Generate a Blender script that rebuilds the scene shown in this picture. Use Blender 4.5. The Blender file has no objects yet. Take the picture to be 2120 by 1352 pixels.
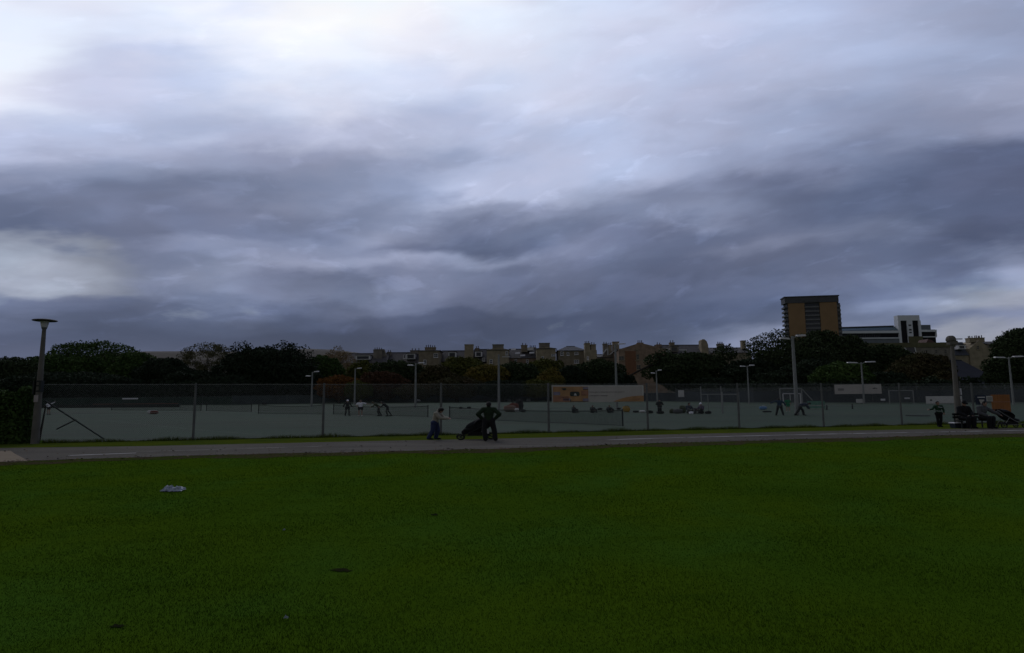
import bpy, math, random
import numpy as np
from mathutils import Vector, Matrix, Euler
S = bpy.context.scene
C = S.collection
R = math.radians
random.seed(7)

# ------------------------------------------------------------------ camera
F = 1300.0; PW, PH = 2120.0, 1352.0
EYE = 1.6
PITCH = math.atan(159/1300.0); ROLL = 0.0083
cam_d = bpy.data.cameras.new('camera'); cam = bpy.data.objects.new('camera', cam_d); C.objects.link(cam)
cam_d.sensor_width = 36.0; cam_d.lens = 36.0*F/PW; cam_d.clip_start = 0.1; cam_d.clip_end = 6000
MROT = Matrix.Rotation(R(90)+PITCH, 3, 'X') @ Matrix.Rotation(-ROLL, 3, 'Z')
cam.matrix_world = Matrix.Translation((0, 0, EYE)) @ MROT.to_4x4()
S.camera = cam

def ray(px, py):
    d = MROT @ Vector(((px-PW/2)/F, -(py-PH/2)/F, -1.0))
    return d / d.y
SL = 0.018
def gz(y):
    return SL*(min(max(y, 41.0), 170.0)-41.0)
def P(px, py, d):
    r = ray(px, py); return Vector((0, 0, EYE)) + r*d
def GP(px, py, dz=0.0):
    r = ray(px, py); s = r.z
    d = -EYE/s if s < 0 else 1e9
    if d > 41:
        d = min((EYE+SL*41)/(SL-s), 170.0)
    v = Vector((r.x*d, d, gz(d)+dz)); return v
def GD(px, d, dz=0.0):
    r = ray(px, 832); return Vector((r.x*d, d, gz(d)+dz))

# ------------------------------------------------------------------ materials
def mat(name, col, rough=0.85, var=0.0, scale=3.0, col2=None, metal=0.0, bump=0.0, bscale=None, spec=0.3, alpha_emit=None, detail=5.0, stretch=None):
    m = bpy.data.materials.new(name); m.use_nodes = True
    nt = m.node_tree; b = nt.nodes['Principled BSDF']
    b.inputs['Roughness'].default_value = rough; b.inputs['Metallic'].default_value = metal
    b.inputs['Specular IOR Level'].default_value = spec
    c1 = (*col, 1)
    if col2 is None and var > 0: col2 = tuple(min(1, c*(1+var)) for c in col); c1 = (*[c*(1-var) for c in col], 1)
    b.inputs['Base Color'].default_value = (*col, 1)
    tc = nt.nodes.new('ShaderNodeTexCoord')
    src = tc.outputs['Object']
    if stretch:
        mp = nt.nodes.new('ShaderNodeMapping'); mp.inputs['Scale'].default_value = stretch
        nt.links.new(src, mp.inputs['Vector']); src = mp.outputs['Vector']
    if col2 is not None:
        n = nt.nodes.new('ShaderNodeTexNoise'); n.inputs['Scale'].default_value = scale; n.inputs['Detail'].default_value = detail
        nt.links.new(src, n.inputs['Vector'])
        r = nt.nodes.new('ShaderNodeValToRGB'); r.color_ramp.elements[0].position = 0.32; r.color_ramp.elements[1].position = 0.68
        r.color_ramp.elements[0].color = c1; r.color_ramp.elements[1].color = (*col2, 1)
        nt.links.new(n.outputs['Fac'], r.inputs['Fac']); nt.links.new(r.outputs['Color'], b.inputs['Base Color'])
    if bump > 0:
        n2 = nt.nodes.new('ShaderNodeTexNoise'); n2.inputs['Scale'].default_value = bscale or scale*4; n2.inputs['Detail'].default_value = 6
        nt.links.new(src, n2.inputs['Vector'])
        bp = nt.nodes.new('ShaderNodeBump'); bp.inputs['Strength'].default_value = bump; bp.inputs['Distance'].default_value = 0.03
        nt.links.new(n2.outputs['Fac'], bp.inputs['Height']); nt.links.new(bp.outputs['Normal'], b.inputs['Normal'])
    return m

def mat_multi(name, layers, rough=0.95, bump=0.3, bscale=40.0, spec=0.1):
    """layers: base colour, then (scale, colour, lo, hi, stretch) noise overlays"""
    m = bpy.data.materials.new(name); m.use_nodes = True
    nt = m.node_tree; b = nt.nodes['Principled BSDF']
    b.inputs['Roughness'].default_value = rough; b.inputs['Specular IOR Level'].default_value = spec
    geo = nt.nodes.new('ShaderNodeNewGeometry')
    cur = None
    rgb = nt.nodes.new('ShaderNodeRGB'); rgb.outputs[0].default_value = (*layers[0], 1); cur = rgb.outputs[0]
    for i, (sc, col, lo, hi, st) in enumerate(layers[1:]):
        mp = nt.nodes.new('ShaderNodeMapping'); mp.inputs['Scale'].default_value = st; mp.inputs['Location'].default_value = (i*13.7, i*5.1, 0)
        nt.links.new(geo.outputs['Position'], mp.inputs['Vector'])
        n = nt.nodes.new('ShaderNodeTexNoise'); n.inputs['Scale'].default_value = sc; n.inputs['Detail'].default_value = 5
        nt.links.new(mp.outputs['Vector'], n.inputs['Vector'])
        mr = nt.nodes.new('ShaderNodeMapRange'); mr.inputs['From Min'].default_value = lo; mr.inputs['From Max'].default_value = hi
        nt.links.new(n.outputs['Fac'], mr.inputs['Value'])
        mx = nt.nodes.new('ShaderNodeMix'); mx.data_type = 'RGBA'
        nt.links.new(mr.outputs['Result'], mx.inputs['Factor']); nt.links.new(cur, mx.inputs[6]); mx.inputs[7].default_value = (*col, 1)
        cur = mx.outputs[2]
    nt.links.new(cur, b.inputs['Base Color'])
    n2 = nt.nodes.new('ShaderNodeTexNoise'); n2.inputs['Scale'].default_value = bscale; n2.inputs['Detail'].default_value = 4
    nt.links.new(geo.outputs['Position'], n2.inputs['Vector'])
    bp = nt.nodes.new('ShaderNodeBump'); bp.inputs['Strength'].default_value = bump; bp.inputs['Distance'].default_value = 0.03
    nt.links.new(n2.outputs['Fac'], bp.inputs['Height']); nt.links.new(bp.outputs['Normal'], b.inputs['Normal'])
    return m

M = {}
one = (1, 1, 1)
M['grass'] = mat_multi('lawn', [(0.046, 0.089, 0.005), (0.10, (0.034, 0.075, 0.005), .42, .60, one), (0.22, (0.051, 0.091, 0.004), .42, .62, one), (0.5, (0.041, 0.094, 0.009), .45, .65, (1, .6, 1)),
                               (2.2, (0.036, 0.074, 0.004), .5, .72, (.5, 1, 1)), (30, (0.053, 0.102, 0.009), .5, .8, one)], bump=0.2, bscale=45, spec=0.0)
M['verge'] = mat_multi('verge_grass', [(0.068, 0.088, 0.010), (0.6, (0.046, 0.072, 0.012), .4, .65, one), (7, (0.080, 0.098, 0.014), .5, .75, one)], bump=.4, bscale=30, spec=0.0)
M['asphalt'] = mat_multi('asphalt', [(0.090, 0.081, 0.064), (0.5, (0.072, 0.064, 0.051), .4, .6, (.4, 1, 1)), (0.9, (0.115, 0.105, 0.088), .55, .7, (.2, 1.4, 1)), (40, (0.11, 0.102, 0.09), .5, .8, one)], bump=.2, bscale=120)
M['dirt'] = mat_multi('trodden_soil', [(0.062, 0.052, 0.028), (1.6, (0.045, 0.066, 0.012), .45, .6, one), (9, (0.035, 0.026, 0.016), .5, .7, one)], bump=.15, bscale=30, spec=0)
M['soil'] = mat_multi('bare_soil', [(0.016, 0.018, 0.009), (6, (0.028, 0.030, 0.010), .45, .65, one)], bump=.15, spec=0)
M['court'] = mat_multi('court_surface', [(0.053, 0.076, 0.050), (0.09, (0.041, 0.073, 0.047), .4, .65, one), (0.35, (0.040, 0.050, 0.037), .45, .7, (.25, 1, 1)),
                                        (25, (0.062, 0.080, 0.057), .5, .8, one)], bump=.1, bscale=60)
M['line'] = mat_multi('worn_white_paint', [(0.30, 0.31, 0.30), (3.0, (0.09, 0.108, 0.093), .42, .6, one)], bump=.05)
M['pathline'] = mat_multi('worn_path_paint', [(0.38, 0.375, 0.36), (1.1, (0.12, 0.113, 0.102), .40, .62, one)], bump=.05)
M['tan'] = mat_multi('tan_paving', [(0.22, 0.175, 0.12), (3, (0.18, 0.145, 0.10), .4, .7, one)], bump=.1)
M['concrete'] = mat('weathered_concrete', (0.125, 0.117, 0.100), .9, .16, 2.5, bump=.3, bscale=30)
M['concrete2'] = mat('grey_concrete', (0.115, 0.120, 0.115), .9, .15, 3, bump=.2, bscale=30)
M['postdark'] = mat('dark_steel', (0.012, 0.016, 0.014), .6, .1, 6)
M['greypost'] = mat('grey_floodlight_steel', (0.20, 0.21, 0.20), .7, .12, 2)
M['wire'] = mat('galvanised_wire', (0.17, 0.185, 0.185), .6, .1, 9)
M['screen'] = mat('windbreak_netting', (0.046, 0.060, 0.060), .95, .2, .35, bump=.2, bscale=3)
M['screen_green'] = mat('green_windbreak_netting', (0.026, 0.044, 0.034), .95, .2, .35, bump=.2, bscale=3)
M['screen_blue'] = mat('blue_grey_windbreak_netting', (0.046, 0.054, 0.060), .95, .2, .35, bump=.2, bscale=3)
M['white'] = mat('white_paint', (0.62, 0.63, 0.66), .6, .05, 3)
M['greywhite'] = mat('pale_board', (0.52, 0.52, 0.50), .7, .06, 2)
M['lampwhite'] = mat('opal_lantern', (0.50, 0.50, 0.50), .4, .04, 4)
M['black'] = mat('black_cloth', (0.008, 0.009, 0.010), .9, .2, 8)
M['netmesh'] = mat('black_net_cord', (0.020, 0.026, 0.024), .9, .1, 8)
M['bark'] = mat('bark', (0.030, 0.026, 0.020), .95, .3, 3, bump=.5)
M['palebark'] = mat('pale_bark', (0.10, 0.09, 0.075), .95, .3, 3, bump=.5)
M['stone'] = mat('sooty_sandstone', (0.185, 0.155, 0.112), .95, .22, .7, bump=.3, bscale=6)
M['stone2'] = mat('brown_rubble_stone', (0.225, 0.162, 0.118), .95, .25, .8, bump=.3, bscale=6)
M['stone3'] = mat('buff_sandstone', (0.250, 0.212, 0.148), .95, .2, .7, bump=.3, bscale=6)
M['stone4'] = mat('grey_sandstone', (0.180, 0.163, 0.138), .95, .22, .7, bump=.3, bscale=6)
M['brick'] = mat('orange_render', (0.175, 0.085, 0.048), .9, .12, .8)
M['slate'] = mat('slate', (0.072, 0.068, 0.068), .75, .2, 1.2, bump=.3, bscale=5)
M['slate2'] = mat('blue_slate', (0.062, 0.068, 0.082), .8, .12, .6, bump=.2, bscale=4)
M['pot'] = mat('clay_pot', (0.060, 0.045, 0.038), .9, .2, 4)
M['pane'] = mat('window_glass', (0.018, 0.020, 0.024), .12, spec=.5)
M['panegreen'] = mat('teal_glass', (0.035, 0.075, 0.090), .15, .15, .2, spec=.5)
M['frame'] = mat('white_window_frame', (0.56, 0.56, 0.57), .6)
M['hill'] = mat('moor', (0.052, 0.043, 0.040), .95, .2, .01, col2=(0.056, 0.050, 0.036))
M['mustard'] = mat('mustard_cladding', (0.240, 0.150, 0.078), .85, .08, .15)
M['towerdark'] = mat('dark_cladding', (0.060, 0.062, 0.068), .6, .15, .5)
M['towergrey'] = mat('grey_balcony_panel', (0.125, 0.125, 0.13), .6, .25, 1.2)
M['uniwhite'] = mat('white_cladding', (0.60, 0.62, 0.66), .6, .05, .3)
M['unigrey'] = mat('blue_grey_cladding', (0.13, 0.145, 0.17), .6, .1, .3)
M['unidark'] = mat('dark_glazing', (0.014, 0.014, 0.017), .5, spec=.08)
M['slatedark'] = mat('dark_blue_slate', (0.030, 0.033, 0.042), .8, .12, .6, bump=.2, bscale=4)
M['olive'] = mat('mossy_wall', (0.105, 0.100, 0.055), .95, .2, .4)
M['skin'] = mat('skin', (0.30, 0.19, 0.14), .6, .05, 8)
M['hair'] = mat('dark_hair', (0.008, 0.007, 0.006), .7, .2, 20)
M['eye'] = mat('eye_dark', (0.01, 0.01, 0.01), .3)
def cloth(n, c): M[n] = mat(n, c, .95, .15, 9, bump=.3, bscale=40)
cloth('dark_green_wool', (0.016, 0.030, 0.014)); cloth('charcoal_cloth', (0.014, 0.014, 0.015)); cloth('cream_fleece', (0.27, 0.255, 0.20))
cloth('blue_denim', (0.022, 0.034, 0.085)); cloth('green_sports_shirt', (0.016, 0.046, 0.024)); cloth('navy_cloth', (0.012, 0.020, 0.040))
cloth('blue_tracksuit', (0.016, 0.040, 0.075)); cloth('white_cotton', (0.78, 0.78, 0.84)); cloth('grey_cloth', (0.075, 0.078, 0.082))
cloth('bright_green_shirt', (0.012, 0.160, 0.075)); cloth('shoe_black', (0.010, 0.010, 0.010)); cloth('shoe_white', (0.42, 0.42, 0.40))
cloth('red_nylon', (0.13, 0.042, 0.028)); cloth('pink_tan_cloth', (0.17, 0.105, 0.08)); cloth('yellow_vinyl', (0.34, 0.21, 0.035)); cloth('olive_cloth', (0.045, 0.055, 0.025))
cloth('purple_cloth', (0.06, 0.045, 0.075))
M['orange'] = mat('orange_fabric_panel', (0.29, 0.118, 0.040), .85, .12, 1.5)
M['orange2'] = mat('orange_print', (0.37, 0.215, 0.105), .7, .18, 2.2)
M['orangepink'] = mat('salmon_print', (0.30, 0.155, 0.10), .7, .2, 3)
M['lilac'] = mat('lilac_print', (0.22, 0.20, 0.26), .7, .2, 3)
M['bannergrey'] = mat('banner_vinyl', (0.42, 0.395, 0.365), .7, .05, 1)
M['printdark'] = mat('dark_print', (0.035, 0.045, 0.042), .7, .3, 6)
M['faint'] = mat('faint_print', (0.15, 0.142, 0.138), .7)
M['tealboard'] = mat('teal_board', (0.075, 0.175, 0.125), .8, .12, 2)
M['bluebox'] = mat('dark_blue_plastic', (0.012, 0.018, 0.032), .5, .1, 5)
M['bluesign'] = mat('navy_sign', (0.012, 0.020, 0.045), .5)
M['bluepale'] = mat('pale_blue_plastic', (0.10, 0.22, 0.40), .5)
M['plastic'] = mat('crumpled_polythene', (0.30, 0.34, 0.40), .4, .55, 14, spec=.5)
M['brace'] = M['postdark']
M['paleroof'] = mat('pale_flashing', (0.40, 0.40, 0.40), .7)
M['pavroof'] = mat('grey_felt_roof', (0.075, 0.075, 0.085), .9, .15, .8)
M['notice'] = mat('pinkish_notice', (0.33, 0.29, 0.28), .7, .05, 6)
M['dullred'] = mat('dull_red_roof', (0.085, 0.05, 0.045), .8, .15, .5)
M['railred'] = mat('reddish_coping', (0.16, 0.07, 0.055), .8, .15, .5)

def leafmat(name, c1, c2, sc=.35):
    m = mat(name, c1, .9, 0, sc, col2=c2, spec=.08, detail=3)
    return m
L = {
 'dark': leafmat('dark_green_leaves', (0.026, 0.039, 0.016), (0.043, 0.060, 0.026)),
 'vdark': leafmat('deep_green_leaves', (0.016, 0.026, 0.014), (0.027, 0.040, 0.022)),
 'mid': leafmat('mid_green_leaves', (0.034, 0.065, 0.017), (0.057, 0.094, 0.023)),
 'olive': leafmat('olive_leaves', (0.058, 0.068, 0.018), (0.098, 0.101, 0.023)),
 'yellow': leafmat('yellowing_leaves', (0.098, 0.094, 0.021), (0.150, 0.111, 0.026)),
 'orange': leafmat('orange_leaves', (0.103, 0.045, 0.012), (0.155, 0.071, 0.018)),
 'red': leafmat('rust_leaves', (0.062, 0.031, 0.018), (0.078, 0.045, 0.025)),
 'brown': leafmat('brown_leaves', (0.058, 0.042, 0.021), (0.052, 0.055, 0.023)),
 'pale': leafmat('pale_autumn_leaves', (0.195, 0.137, 0.098), (0.221, 0.169, 0.078)),
 'airy': leafmat('thin_olive_leaves', (0.078, 0.078, 0.036), (0.111, 0.104, 0.052)),
}

# ------------------------------------------------------------------ mesh helpers
class MB:
    def __init__(s): s.v = []; s.f = []; s.m = []; s.mi = 0
    def add(s, vs, fs):
        o = len(s.v); s.v += [tuple(v) for v in vs]; s.f += [tuple(i+o for i in f) for f in fs]; s.m += [s.mi]*len(fs); return s
    def box(s, c, d, rz=0.0, M4=None):
        vs = []
        for z in (-.5, .5):
            for x, y in ((-.5, -.5), (.5, -.5), (.5, .5), (-.5, .5)):
                v = Vector((x*d[0], y*d[1], z*d[2]))
                if rz: v = Matrix.Rotation(rz, 3, 'Z') @ v
                if M4 is not None: v = M4 @ v
                vs.append(v+Vector(c))
        return s.add(vs, [(3, 2, 1, 0), (4, 5, 6, 7), (0, 1, 5, 4), (1, 2, 6, 5), (2, 3, 7, 6), (3, 0, 4, 7)])
    def bb(s, x0, x1, y0, y1, z0, z1):
        return s.box(((x0+x1)/2, (y0+y1)/2, (z0+z1)/2), (x1-x0, y1-y0, z1-z0))
    def tube(s, pts, rs, n=8, cap=True):
        pts = [Vector(p) for p in pts]
        if not hasattr(rs, '__len__'): rs = [rs]*len(pts)
        vs = []; up = None
        for i, p in enumerate(pts):
            t = (pts[min(i+1, len(pts)-1)]-pts[max(i-1, 0)]).normalized()
            if up is None: up = Vector((1, 0, 0)) if abs(t.x) < .8 else Vector((0, 1, 0))
            a = (up - t*up.dot(t)).normalized(); b = t.cross(a); up = a
            for k in range(n):
                an = 2*math.pi*k/n; vs.append(p+(a*math.cos(an)+b*math.sin(an))*rs[i])
        fs = []
        for i in range(len(pts)-1):
            for k in range(n):
                k2 = (k+1) % n; fs.append((i*n+k, i*n+k2, (i+1)*n+k2, (i+1)*n+k))
        if cap:
            fs.append(tuple(range(n-1, -1, -1))); fs.append(tuple((len(pts)-1)*n+k for k in range(n)))
        return s.add(vs, fs)
    def lathe(s, prof, n=20, c=(0, 0, 0)):
        vs = []; 
        for r, z in prof:
            for k in range(n):
                an = 2*math.pi*k/n; vs.append((c[0]+max(r, .0005)*math.cos(an), c[1]+max(r, .0005)*math.sin(an), c[2]+z))
        fs = []
        for i in range(len(prof)-1):
            for k in range(n):
                k2 = (k+1) % n; fs.append((i*n+k, i*n+k2, (i+1)*n+k2, (i+1)*n+k))
        fs.append(tuple(range(n-1, -1, -1))); fs.append(tuple((len(prof)-1)*n+k for k in range(n)))
        return s.add(vs, fs)
    def prism(s, poly, y0, y1):
        """poly: list of (x,z), extruded along y"""
        n = len(poly); vs = [(x, y0, z) for x, z in poly]+[(x, y1, z) for x, z in poly]
        fs = [tuple(range(n)), tuple(range(2*n-1, n-1, -1))]+[(i, i+n, (i+1) % n+n, (i+1) % n) for i in range(n)]
        return s.add(vs, fs)
    def quad(s, a, b, c, d): return s.add([a, b, c, d], [(0, 1, 2, 3)])
    def build(s, name, mats, parent=None, off=None, smooth=False):
        me = bpy.data.meshes.new(name)
        vs = s.v
        if off is not None: vs = [(v[0]-off[0], v[1]-off[1], v[2]-off[2]) for v in vs]
        me.from_pydata(vs, [], s.f)
        if not isinstance(mats, (list, tuple)): mats = [mats]
        for m in mats: me.materials.append(m)
        if len(mats) > 1: me.polygons.foreach_set('material_index', s.m)
        if smooth: me.polygons.foreach_set('use_smooth', [True]*len(s.f))
        me.update()
        o = bpy.data.objects.new(name, me); C.objects.link(o)
        if parent is not None: o.parent = parent
        return o
def np_mesh(name, verts, k, mats, parent=None):
    verts = np.asarray(verts, dtype=np.float32).reshape(-1, 3); nf = len(verts)//k
    me = bpy.data.meshes.new(name)
    me.vertices.add(len(verts)); me.vertices.foreach_set('co', verts.ravel())
    me.loops.add(len(verts)); me.loops.foreach_set('vertex_index', np.arange(len(verts), dtype=np.int32))
    me.polygons.add(nf); me.polygons.foreach_set('loop_start', np.arange(0, nf*k, k, dtype=np.int32))
    me.polygons.foreach_set('loop_total', np.full(nf, k, dtype=np.int32))
    me.materials.append(mats); me.update(); me.validate()
    o = bpy.data.objects.new(name, me); C.objects.link(o)
    if parent is not None: o.parent = parent
    return o
def tag(o, label=None, cat=None, group=None, kind=None):
    if label: o['label'] = label
    if cat: o['category'] = cat
    if group: o['group'] = group
    if kind: o['kind'] = kind
    return o
def thing(name, label, cat, loc=(0, 0, 0), rz=0.0, group=None):
    o = bpy.data.objects.new(name, None); C.objects.link(o); o.empty_display_size = .3
    o.location = loc; o.rotation_euler = (0, 0, rz)
    return tag(o, label, cat, group)
def struct(o): o['kind'] = 'structure'; return o
def dup(root, loc, rz=0.0, label=None, group=None):
    r = root.copy(); C.objects.link(r); r.location = loc; r.rotation_euler = (0, 0, rz)
    if label: r['label'] = label
    if group: r['group'] = group
    for ch in list(root.children):
        c = ch.copy(); C.objects.link(c); c.parent = r
        for g in list(ch.children):
            d = g.copy(); C.objects.link(d); d.parent = c
    return r
# ------------------------------------------------------------------ ground, path, court
b = MB()
ys = [-60, 41, 170, 2500]; xs = [-2500, -300, 300, 2500]
vs = [(x, y, gz(y)) for y in ys for x in xs]
b.add(vs, [(j*4+i, j*4+i+1, (j+1)*4+i+1, (j+1)*4+i) for j in range(3) for i in range(3)])
struct(b.build('ground', M['grass']))

def wob(x, s): return .45*math.sin(x*.9+s)+.3*math.sin(x*2.3+s*2.1)+.25*math.sin(x*4.7+s*.7)
def strip(name, A, B, m, dz, sub=6, jitter=(0, 0), seed=0):
    """sheet between two pixel polylines A and B given at the same number of points"""
    rg = random.Random(seed); b = MB(); a3 = [GP(*p) for p in A]; b3 = [GP(*p) for p in B]
    pa, pb = [], []
    for i in range(len(a3)-1):
        for k in range(sub):
            pa.append(a3[i].lerp(a3[i+1], k/sub)); pb.append(b3[i].lerp(b3[i+1], k/sub))
    pa.append(a3[-1]); pb.append(b3[-1])
    vs = []
    for u, v in zip(pa, pb):
        u = u.copy(); v = v.copy(); u.y += wob(u.x, seed)*jitter[0]; v.y += wob(v.x, seed+4)*jitter[1]
        u.z = gz(u.y)+dz; v.z = gz(v.y)+dz; vs += [u, v]
    b.add(vs, [(2*i, 2*i+2, 2*i+3, 2*i+1) for i in range(len(pa)-1)])
    return struct(b.build(name, m))
near_e = [(-250, 960), (0, 956), (330, 945), (700, 936.5), (1010, 930), (1400, 916.5), (1740, 907.5), (2120, 897), (2500, 889)]
far_e = [(-250, 931), (0, 928), (330, 923.5), (700, 915), (1060, 908), (1420, 899), (1740, 892), (2120, 886), (2500, 881)]
strip('path', near_e, far_e, M['asphalt'], .008, 24, (.22, .10), 3)
strip('path_edge', [(x, y+7) for x, y in near_e], [(x, y-.5) for x, y in near_e], M['dirt'], .004, 30, (.55, .1), 5)
# court fence line (near): posts on a straight line
def fence_pt(X): return Vector((X, 33.8+.2575*X, 0))
verge_far = []
for px, py in far_e:
    # intersection of the column with the fence line
    r = ray(px, py); d = 33.8/(1-.2575*r.x); verge_far.append(Vector((r.x*d, d, 0)))
b = MB(); vs = []
for (p, q) in zip([GP(*e) for e in far_e], verge_far):
    vs += [p+Vector((0, -.3, .0045)), q+Vector((0, .12, .0045))]
for i in range(0, len(vs)): vs[i].z = gz(vs[i].y)+.0045
b.add(vs, [(2*i, 2*i+2, 2*i+3, 2*i+1) for i in range(len(far_e)-1)])
struct(b.build('grass_verge', M['verge']))

FARL = [(-60, 131), (100, 133), (480, 140), (700, 150), (1000, 158), (1140, 155), (1400, 130), (1560, 112), (1900, 100), (2180, 95), (2400, 92)]
b = MB(); nn = 60; tt = 60
near_pts = [fence_pt(-20.7+(52+20.7)*i/nn) for i in range(nn+1)]
fp = [GD(a_, d_+6) for a_, d_ in FARL]
def along(pts, t):
    x = t*(len(pts)-1); i = min(int(x), len(pts)-2); return pts[i].lerp(pts[i+1], x-i)
vs = []
for i in range(nn+1):
    a = near_pts[i]; c = along(fp, i/nn)
    for j in range(tt+1):
        p = a.lerp(c, j/tt); vs.append((p.x, p.y, gz(p.y)+.012))
b.add(vs, [(i*(tt+1)+j, (i+1)*(tt+1)+j, (i+1)*(tt+1)+j+1, i*(tt+1)+j+1) for i in range(nn) for j in range(tt)])
struct(b.build('court', M['court']))

def gline(b, p, q, w, dz=.026, px=True, n=12):
    a = GP(*p) if px else Vector(p); c = GP(*q) if px else Vector(q)
    t = (c-a); t.z = 0; nrm = Vector((-t.y, t.x, 0)).normalized()*w/2
    vs = []
    for i in range(n+1):
        m = a.lerp(c, i/n); 
        for s in (-1, 1):
            v = m+nrm*s; vs.append((v.x, v.y, gz(v.y)+dz))
    b.add(vs, [(2*i, 2*i+2, 2*i+3, 2*i+1) for i in range(n)])
b = MB()
gline(b, (205, 869.5), (520, 899), .05); gline(b, (1088, 856), (1290, 857), .13); gline(b, (560, 874), (905, 893), .035)
gline(b, (1020, 851), (1088, 854), .14); gline(b, (300, 862), (700, 868), .03); gline(b, (1350, 857), (1700, 858.5), .04)
struct(b.build('court_lines', M['line']))
b = MB()
gline(b, (140, 944), (282, 938.5), .26, .014); gline(b, (282, 936), (700, 923.5), .08, .014); gline(b, (1255, 911.2), (1420, 906), .28, .014)
gline(b, (1420, 906), (1740, 898.5), .32, .014); gline(b, (1740, 898.5), (2300, 888), .34, .014)
struct(b.build('path_line', M['pathline']))
b = MB(); pts = [GP(*p, .013) for p in ((-120, 960), (58, 955.3), (46, 948), (32, 941), (22, 934), (-120, 936))]
b.add(pts, [tuple(range(6))]); struct(b.build('paved_apron', M['tan']))
b = MB()
for cx, cy, wx, wy, sd in ((708, 1181, 26, 5, 1), (243, 1297, 17, 4, 2), (900, 1066, 10, 2.2, 3)):
    rg = random.Random(sd); n = 18
    ring = [GP(cx+wx*math.cos(2*math.pi*k/n)*rg.uniform(.35, 1.2), cy+wy*math.sin(2*math.pi*k/n)*rg.uniform(.55, 1.15), .006) for k in range(n)]
    b.add(ring, [tuple(range(n))])
struct(b.build('soil_patch', M['soil']))

# lawn blades near the camera, long grass under the fence
def blades(pts, h, w, rg):
    n = len(pts); a = rg.uniform(0, 2*np.pi, n); t = np.stack([np.cos(a), np.sin(a), np.zeros(n)], 1)
    la = rg.uniform(0, 2*np.pi, n); ln = rg.uniform(.1, .9, n)*h
    tip = pts+np.stack([np.cos(la)*ln, np.sin(la)*ln, h], 1)
    return np.stack([pts-t*w[:, None]/2, pts+t*w[:, None]/2, tip], 1)
rg = np.random.default_rng(5)
n = 430000
d = 3.6*np.exp(rg.uniform(0, 1, n)**1.15*np.log(30/3.6)); x = rg.uniform(-.9, .9, n)*d
ne = [GP(*p) for p in near_e]; ylim = np.interp(x, [p.x for p in ne], [p.y for p in ne])-.25-np.abs(rg.normal(0, .5, n))
k_ = d < ylim; d = d[k_]; x = x[k_]; n = len(d)
pts = np.stack([x, d, np.zeros(n)], 1)
h = rg.uniform(.006, .020, n)*(1+.25*np.sin(x*1.7+np.sin(d*1.1)*2)); w = .0032*(d/4)**.95*rg.uniform(.7, 1.5, n)
lawn = np_mesh('grass', blades(pts, h, w, rg), 3, M['grass']); tag(lawn, 'short mown grass of the foreground field', 'grass', kind='stuff')
n = 26000
X = rg.uniform(-21, 46, n); Y = 33.8+.2575*X-np.abs(rg.normal(0, .16, n))+.08
pz = np.array([gz(v) for v in Y]); clump = .5+.5*np.sin(X*1.9)*np.sin(X*.7+1)
h = rg.uniform(.05, .22, n)*(.35+clump); w = rg.uniform(.012, .026, n)
tuft = np_mesh('grass_tufts', blades(np.stack([X, Y, pz], 1), h, w, rg), 3, M['verge']); tag(tuft, 'longer grass growing along the foot of the court fence', 'grass', kind='stuff')

n = 1500
t_ = rg.uniform(0, 1, n); ne = [GP(*p) for p in near_e]; xx = rg.uniform(-19, 24, n)
yy = np.interp(xx, [p.x for p in ne], [p.y for p in ne])+np.where(rg.uniform(size=n) < .75, rg.normal(-.25, .3, n), rg.uniform(-.6, 5.5, n))
a_ = rg.uniform(0, 6.28, n); s_ = rg.uniform(.025, .06, n)*np.where(rg.uniform(size=n) < .1, 1.7, 1)
e1 = np.stack([np.cos(a_), np.sin(a_), rg.uniform(-.3, .3, n)], 1)*s_[:, None]; e2 = np.stack([-np.sin(a_), np.cos(a_), rg.uniform(-.3, .3, n)], 1)*s_[:, None]*.6
pc_ = np.stack([xx, yy, np.full(n, .035)], 1)
lv = np_mesh('fallen_leaves', np.stack([pc_-e1, pc_-e2, pc_+e1, pc_+e2], 1), 4, mat('dead_leaves', (.045, .028, .014), .9, .4, 2.0, col2=(.10, .062, .026))); tag(lv, 'brown fallen leaves and grit along the near edge of the path', 'leaves', kind='stuff')
# ------------------------------------------------------------------ chain-link fence (near)
def wires(p, q, z0, z1, sp, r, flip=False):
    """diagonal wire lattice in the vertical plane from p to q; triangles strips as thin ribbons (two crossed faces)"""
    p = Vector(p); q = Vector(q); Ln = (q-p).to_2d().length; t = (q-p)/Ln; nrm = Vector((-t.y, t.x, 0)).normalized()
    H = z1-z0; out = []
    k = -H
    while k < Ln:
        for sgn in (1, -1):
            # line from (k,0) to (k+H,H) or mirrored
            a0, a1 = max(k, 0), min(k+H, Ln)
            if a1-a0 > .01:
                b0, b1 = a0-k, a1-k
                if sgn == -1: b0, b1 = H-b0, H-b1
                A = p+t*a0+Vector((0, 0, z0+b0)); B = p+t*a1+Vector((0, 0, z0+b1))
                u = (B-A).normalized(); s = u.cross(nrm)*r
                out += [A-s, A+s, B+s, B-s]
        k += sp
    return out
root = thing('court_fence', 'tall chain-link fence on grey posts along the near side of the courts', 'fence', fence_pt(-20.7))
o0 = fence_pt(-20.7)
posts = [-21.35]+[-20.7+5.66*i for i in range(1, 13)]
HF = 2.62
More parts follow.
